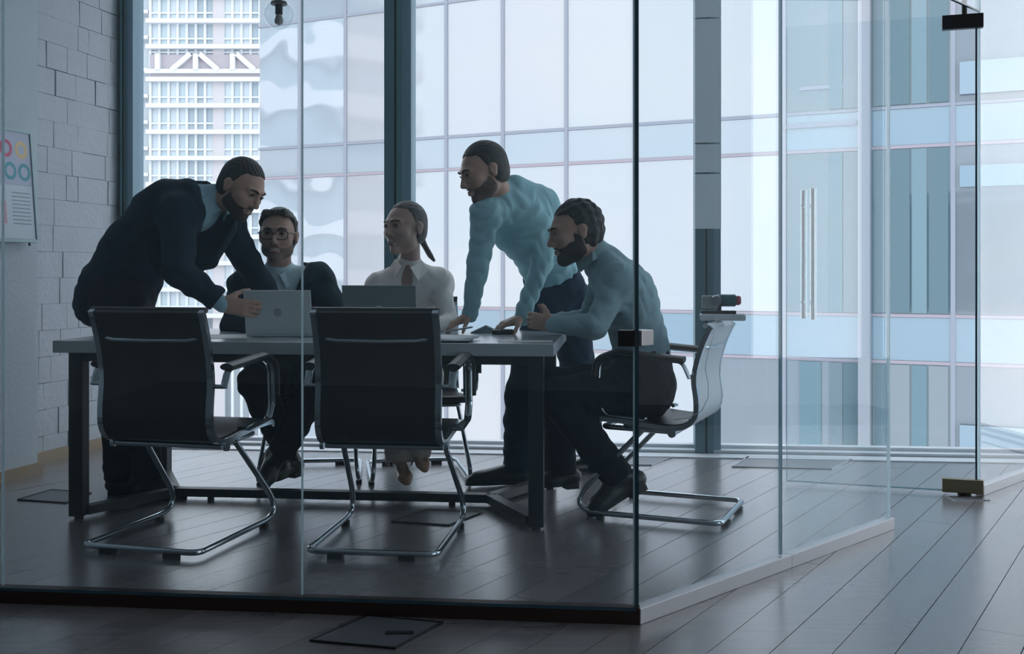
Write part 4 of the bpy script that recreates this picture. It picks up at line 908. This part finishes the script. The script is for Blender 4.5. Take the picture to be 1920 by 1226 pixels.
person(dict(id='leaning', seed=1.0, base=(-1.72, 4.85, 0), label='bearded man in a dark navy suit leaning over the table end towards the silver laptop',
    j=jt(pelvis=(226, 540, 4.88), waist=(262, 462, 4.87), chest=(322, 405, 4.84), neck=(392, 376, 4.82), head=(452, 354, 4.78),
         shR=(335, 402, 4.67), shL=(418, 406, 5.00), elR=(334, 508, 4.52), wrR=(416, 570, 4.56), elL=(462, 488, 5.07), wrL=(514, 566, 4.92),
         hipR=(222, 560, 4.79), hipL=(238, 556, 4.97), knR=(222, 745, 4.86), knL=(258, 740, 4.98), anR=(222, 893, 4.92), anL=(279, 900, 4.86), heR=(205, 923, 4.92), toeR=(300, 926, 4.93), heL=(258, 934, 4.86), toeL=(350, 934, 4.84)),
    face=((.74, -.40, -.50), (.5, -.1, .86)), front=(.5, -.35, -.75), hair=dict(g=.008, line=.094), beard=.0022, bcol=(.055, .036, .030), build=1.06,
    handR=((1, .10, -.18), (.1, 1, 0), (0, 0, 1), dict(curl=(.22, .25, .3, .35), sc=1.08)), handL=((.5, -.3, -.7), (0, -.6, -.6), (-.5, 0, 0), rest),
    shirt=C_sb, trousers=C_trn, jacket=C_navy, shoes=L_black, vee=.17, smile=1.0,
    jacket_extra=[((405, 425, 4.84), (388, 478, 4.80), .09, .055), ((300, 450, 4.85), (350, 500, 4.82), .10, .07), ((200, 500, 4.88), (182, 512, 4.88), .07, .055)]))
person(dict(id='glasses', seed=2.0, base=(-1.13, 5.35, 0), label='seated man with glasses, short beard, dark jacket and open light blue shirt', hs=1.07,
    j=jt(pelvis=(528, 690, 5.42), waist=(527, 635, 5.38), chest=(526, 572, 5.30), neck=(523, 515, 5.24), head=(522, 443, 5.15),
         shR=(463, 536, 5.25), shL=(594, 527, 5.25), elR=(438, 612, 5.14), wrR=(486, 612, 4.96), elL=(640, 596, 5.15), wrL=(604, 612, 4.95),
         hipR=(505, 708, 5.36), hipL=(551, 708, 5.36), knR=(478, 716, 4.95), knL=(592, 716, 4.95), anR=(538, 842, 5.08), anL=(528, 846, 4.98), heR=(562, 884, 5.14), toeR=(497, 905, 4.97), heL=(505, 852, 5.06), toeL=(493, 915, 4.90)),
    face=((.04, -1, -.03), (.03, 0, 1)), front=(0, -1, -.1), hair=dict(g=.010, line=.100, col=(.035, .028, .022), extra=[((.03, .06, .105), (-.05, .045, .10), .020, .018), ((-.05, .04, .10), (-.076, .0, .06), .018, .014), ((.03, .06, .105), (.072, .0, .06), .018, .014)]), beard=.0022, bcol=(.20, .13, .10), skin=(.44, .28, .22),
    handR=((.6, -.6, -.1), (0, 0, -1), (.4, .6, 0), rest), handL=((-.6, -.6, -.1), (0, 0, -1), (-.4, .6, 0), rest),
    shirt=C_sb3, trousers=C_trn, jacket=C_navy2, shoes=L_black, vee=.34, smile=1.35, glasses=True))
person(dict(id='woman', seed=3.0, base=(-.52, 5.38, 0), label='laughing woman in a white collared shirt with hair tied back, seated at the far side', hs=1.07, female=True, build=.86, nk=.86,
    j=jt(pelvis=(768, 695, 5.45), waist=(767, 640, 5.40), chest=(766, 574, 5.33), neck=(769, 503, 5.27), head=(760, 429, 5.19),
         shR=(712, 538, 5.26), shL=(824, 530, 5.30), elR=(698, 608, 5.12), wrR=(722, 612, 4.93), elL=(842, 606, 5.14), wrL=(800, 612, 4.95),
         hipR=(748, 708, 5.38), hipL=(790, 708, 5.38), knR=(735, 716, 4.97), knL=(790, 716, 4.98), anR=(748, 858, 5.12), anL=(782, 848, 5.12), heR=(752, 880, 5.12), toeR=(766, 916, 4.96), heL=(776, 850, 5.15), toeL=(796, 892, 5.0)),
    face=((-.62, -.78, -.02), (-.05, 0, 1)), front=(-.1, -1, -.08), hair=dict(g=.005, line=.098, col=(.045, .036, .030), extra=[((0, -.10, .0), (0, -.108, .012), .03, .028)], tail=[(786, 440, 5.27), (797, 462, 5.29), (806, 478, 5.30), (815, 490, 5.30)], tr=[.020]+[.014]*10+[.006]), skin=(.48, .31, .26), browm=mat('brown_brow', (.06, .04, .03), .8),
    handR=((.5, -.7, -.1), (0, 0, -1), (.4, .6, 0), rest), handL=((-.6, -.6, -.1), (0, 0, -1), (-.4, .6, 0), rest),
    shirt=C_wh, trousers=C_cream, shoes=L_nude, pumps=True, fold=.5, slim=.8, smile=1.8, vneck=True, hem=.02))
person(dict(id='standing', seed=4.0, base=(.13, 5.2, 0), label='man in light blue shirt and navy trousers standing, both hands propped on the table', hs=1.07,
    j=jt(pelvis=(1046, 552, 5.28), waist=(1022, 486, 5.18), chest=(975, 422, 5.06), neck=(940, 370, 4.96), head=(908, 323, 4.86),
         shR=(912, 402, 4.86), shL=(1012, 382, 5.10), elR=(896, 500, 4.82), wrR=(881, 592, 4.93), elL=(1016, 492, 5.00), wrL=(977, 598, 4.90),
         hipR=(1028, 575, 5.22), hipL=(1066, 572, 5.36), knR=(978, 735, 5.16), knL=(1090, 735, 5.34), anR=(970, 880, 5.14), anL=(1115, 868, 5.50), heR=(988, 906, 5.15), toeR=(873, 909, 5.06), heL=(1135, 888, 5.5), toeL=(1045, 888, 5.42)),
    face=((-.84, -.40, -.36), (-.36, -.1, .93)), front=(-.62, -.70, -.35), hair=dict(g=.009, line=.094), beard=.0022, bcol=(.13, .085, .07), flare=.006,
    handR=((-.75, -.35, -.35), (0, -.1, -1), (.3, -.8, 0), dict(curl=(.35, .4, .45, .5))), handL=((-.80, -.40, -.22), (0, 0, -1), (.3, -.8, 0), dict(curl=(.3, .3, .35, .4))),
    shirt_extra=[((965, 352, 5.0), (1022, 378, 5.12), .062, .056), ((1025, 395, 5.12), (1040, 470, 5.20), .065, .07)], shirt=C_sb2, trousers=C_jean, shoes=L_black))
person(dict(id='seated', seed=5.0, base=(.58, 4.56, 0), label='bearded man in grey blue shirt sitting sideways with clasped hands at the table end', hs=1.06, build=1.04,
    j=jt(pelvis=(1206, 706, 4.56), waist=(1200, 636, 4.56), chest=(1172, 556, 4.56), neck=(1122, 482, 4.55), head=(1080, 436, 4.52),
         shL=(1160, 528, 4.40), shR=(1138, 512, 4.72), elL=(1116, 612, 4.32), wrL=(1036, 608, 4.47), elR=(1104, 600, 4.84), wrR=(1030, 604, 4.72),
         hipL=(1200, 724, 4.47), hipR=(1200, 718, 4.66), knL=(1042, 745, 4.42), knR=(1044, 722, 4.74), anL=(1158, 890, 4.48), anR=(1052, 880, 4.80), heL=(1208, 908, 4.52), toeL=(1102, 968, 4.46), heR=(1082, 908, 4.82), toeR=(1005, 913, 4.76)),
    face=((-.95, -.18, -.22), (-.24, 0, .97)), front=(-.9, 0, -.3), hair=dict(g=.011, line=.092, messy=.0022), beard=.005, bcol=(.03, .02, .017), flare=.004,
    handL=((-.80, .50, .12), (.3, .9, 0), (0, -.2, 1), dict(curl=(.75, .8, .85, .9))), handR=((-.85, -.45, .10), (.3, -.9, 0), (0, .2, 1), dict(curl=(.6, .65, .7, .75))),
    shirt=C_sg, trousers=C_trn, shoes=L_black))
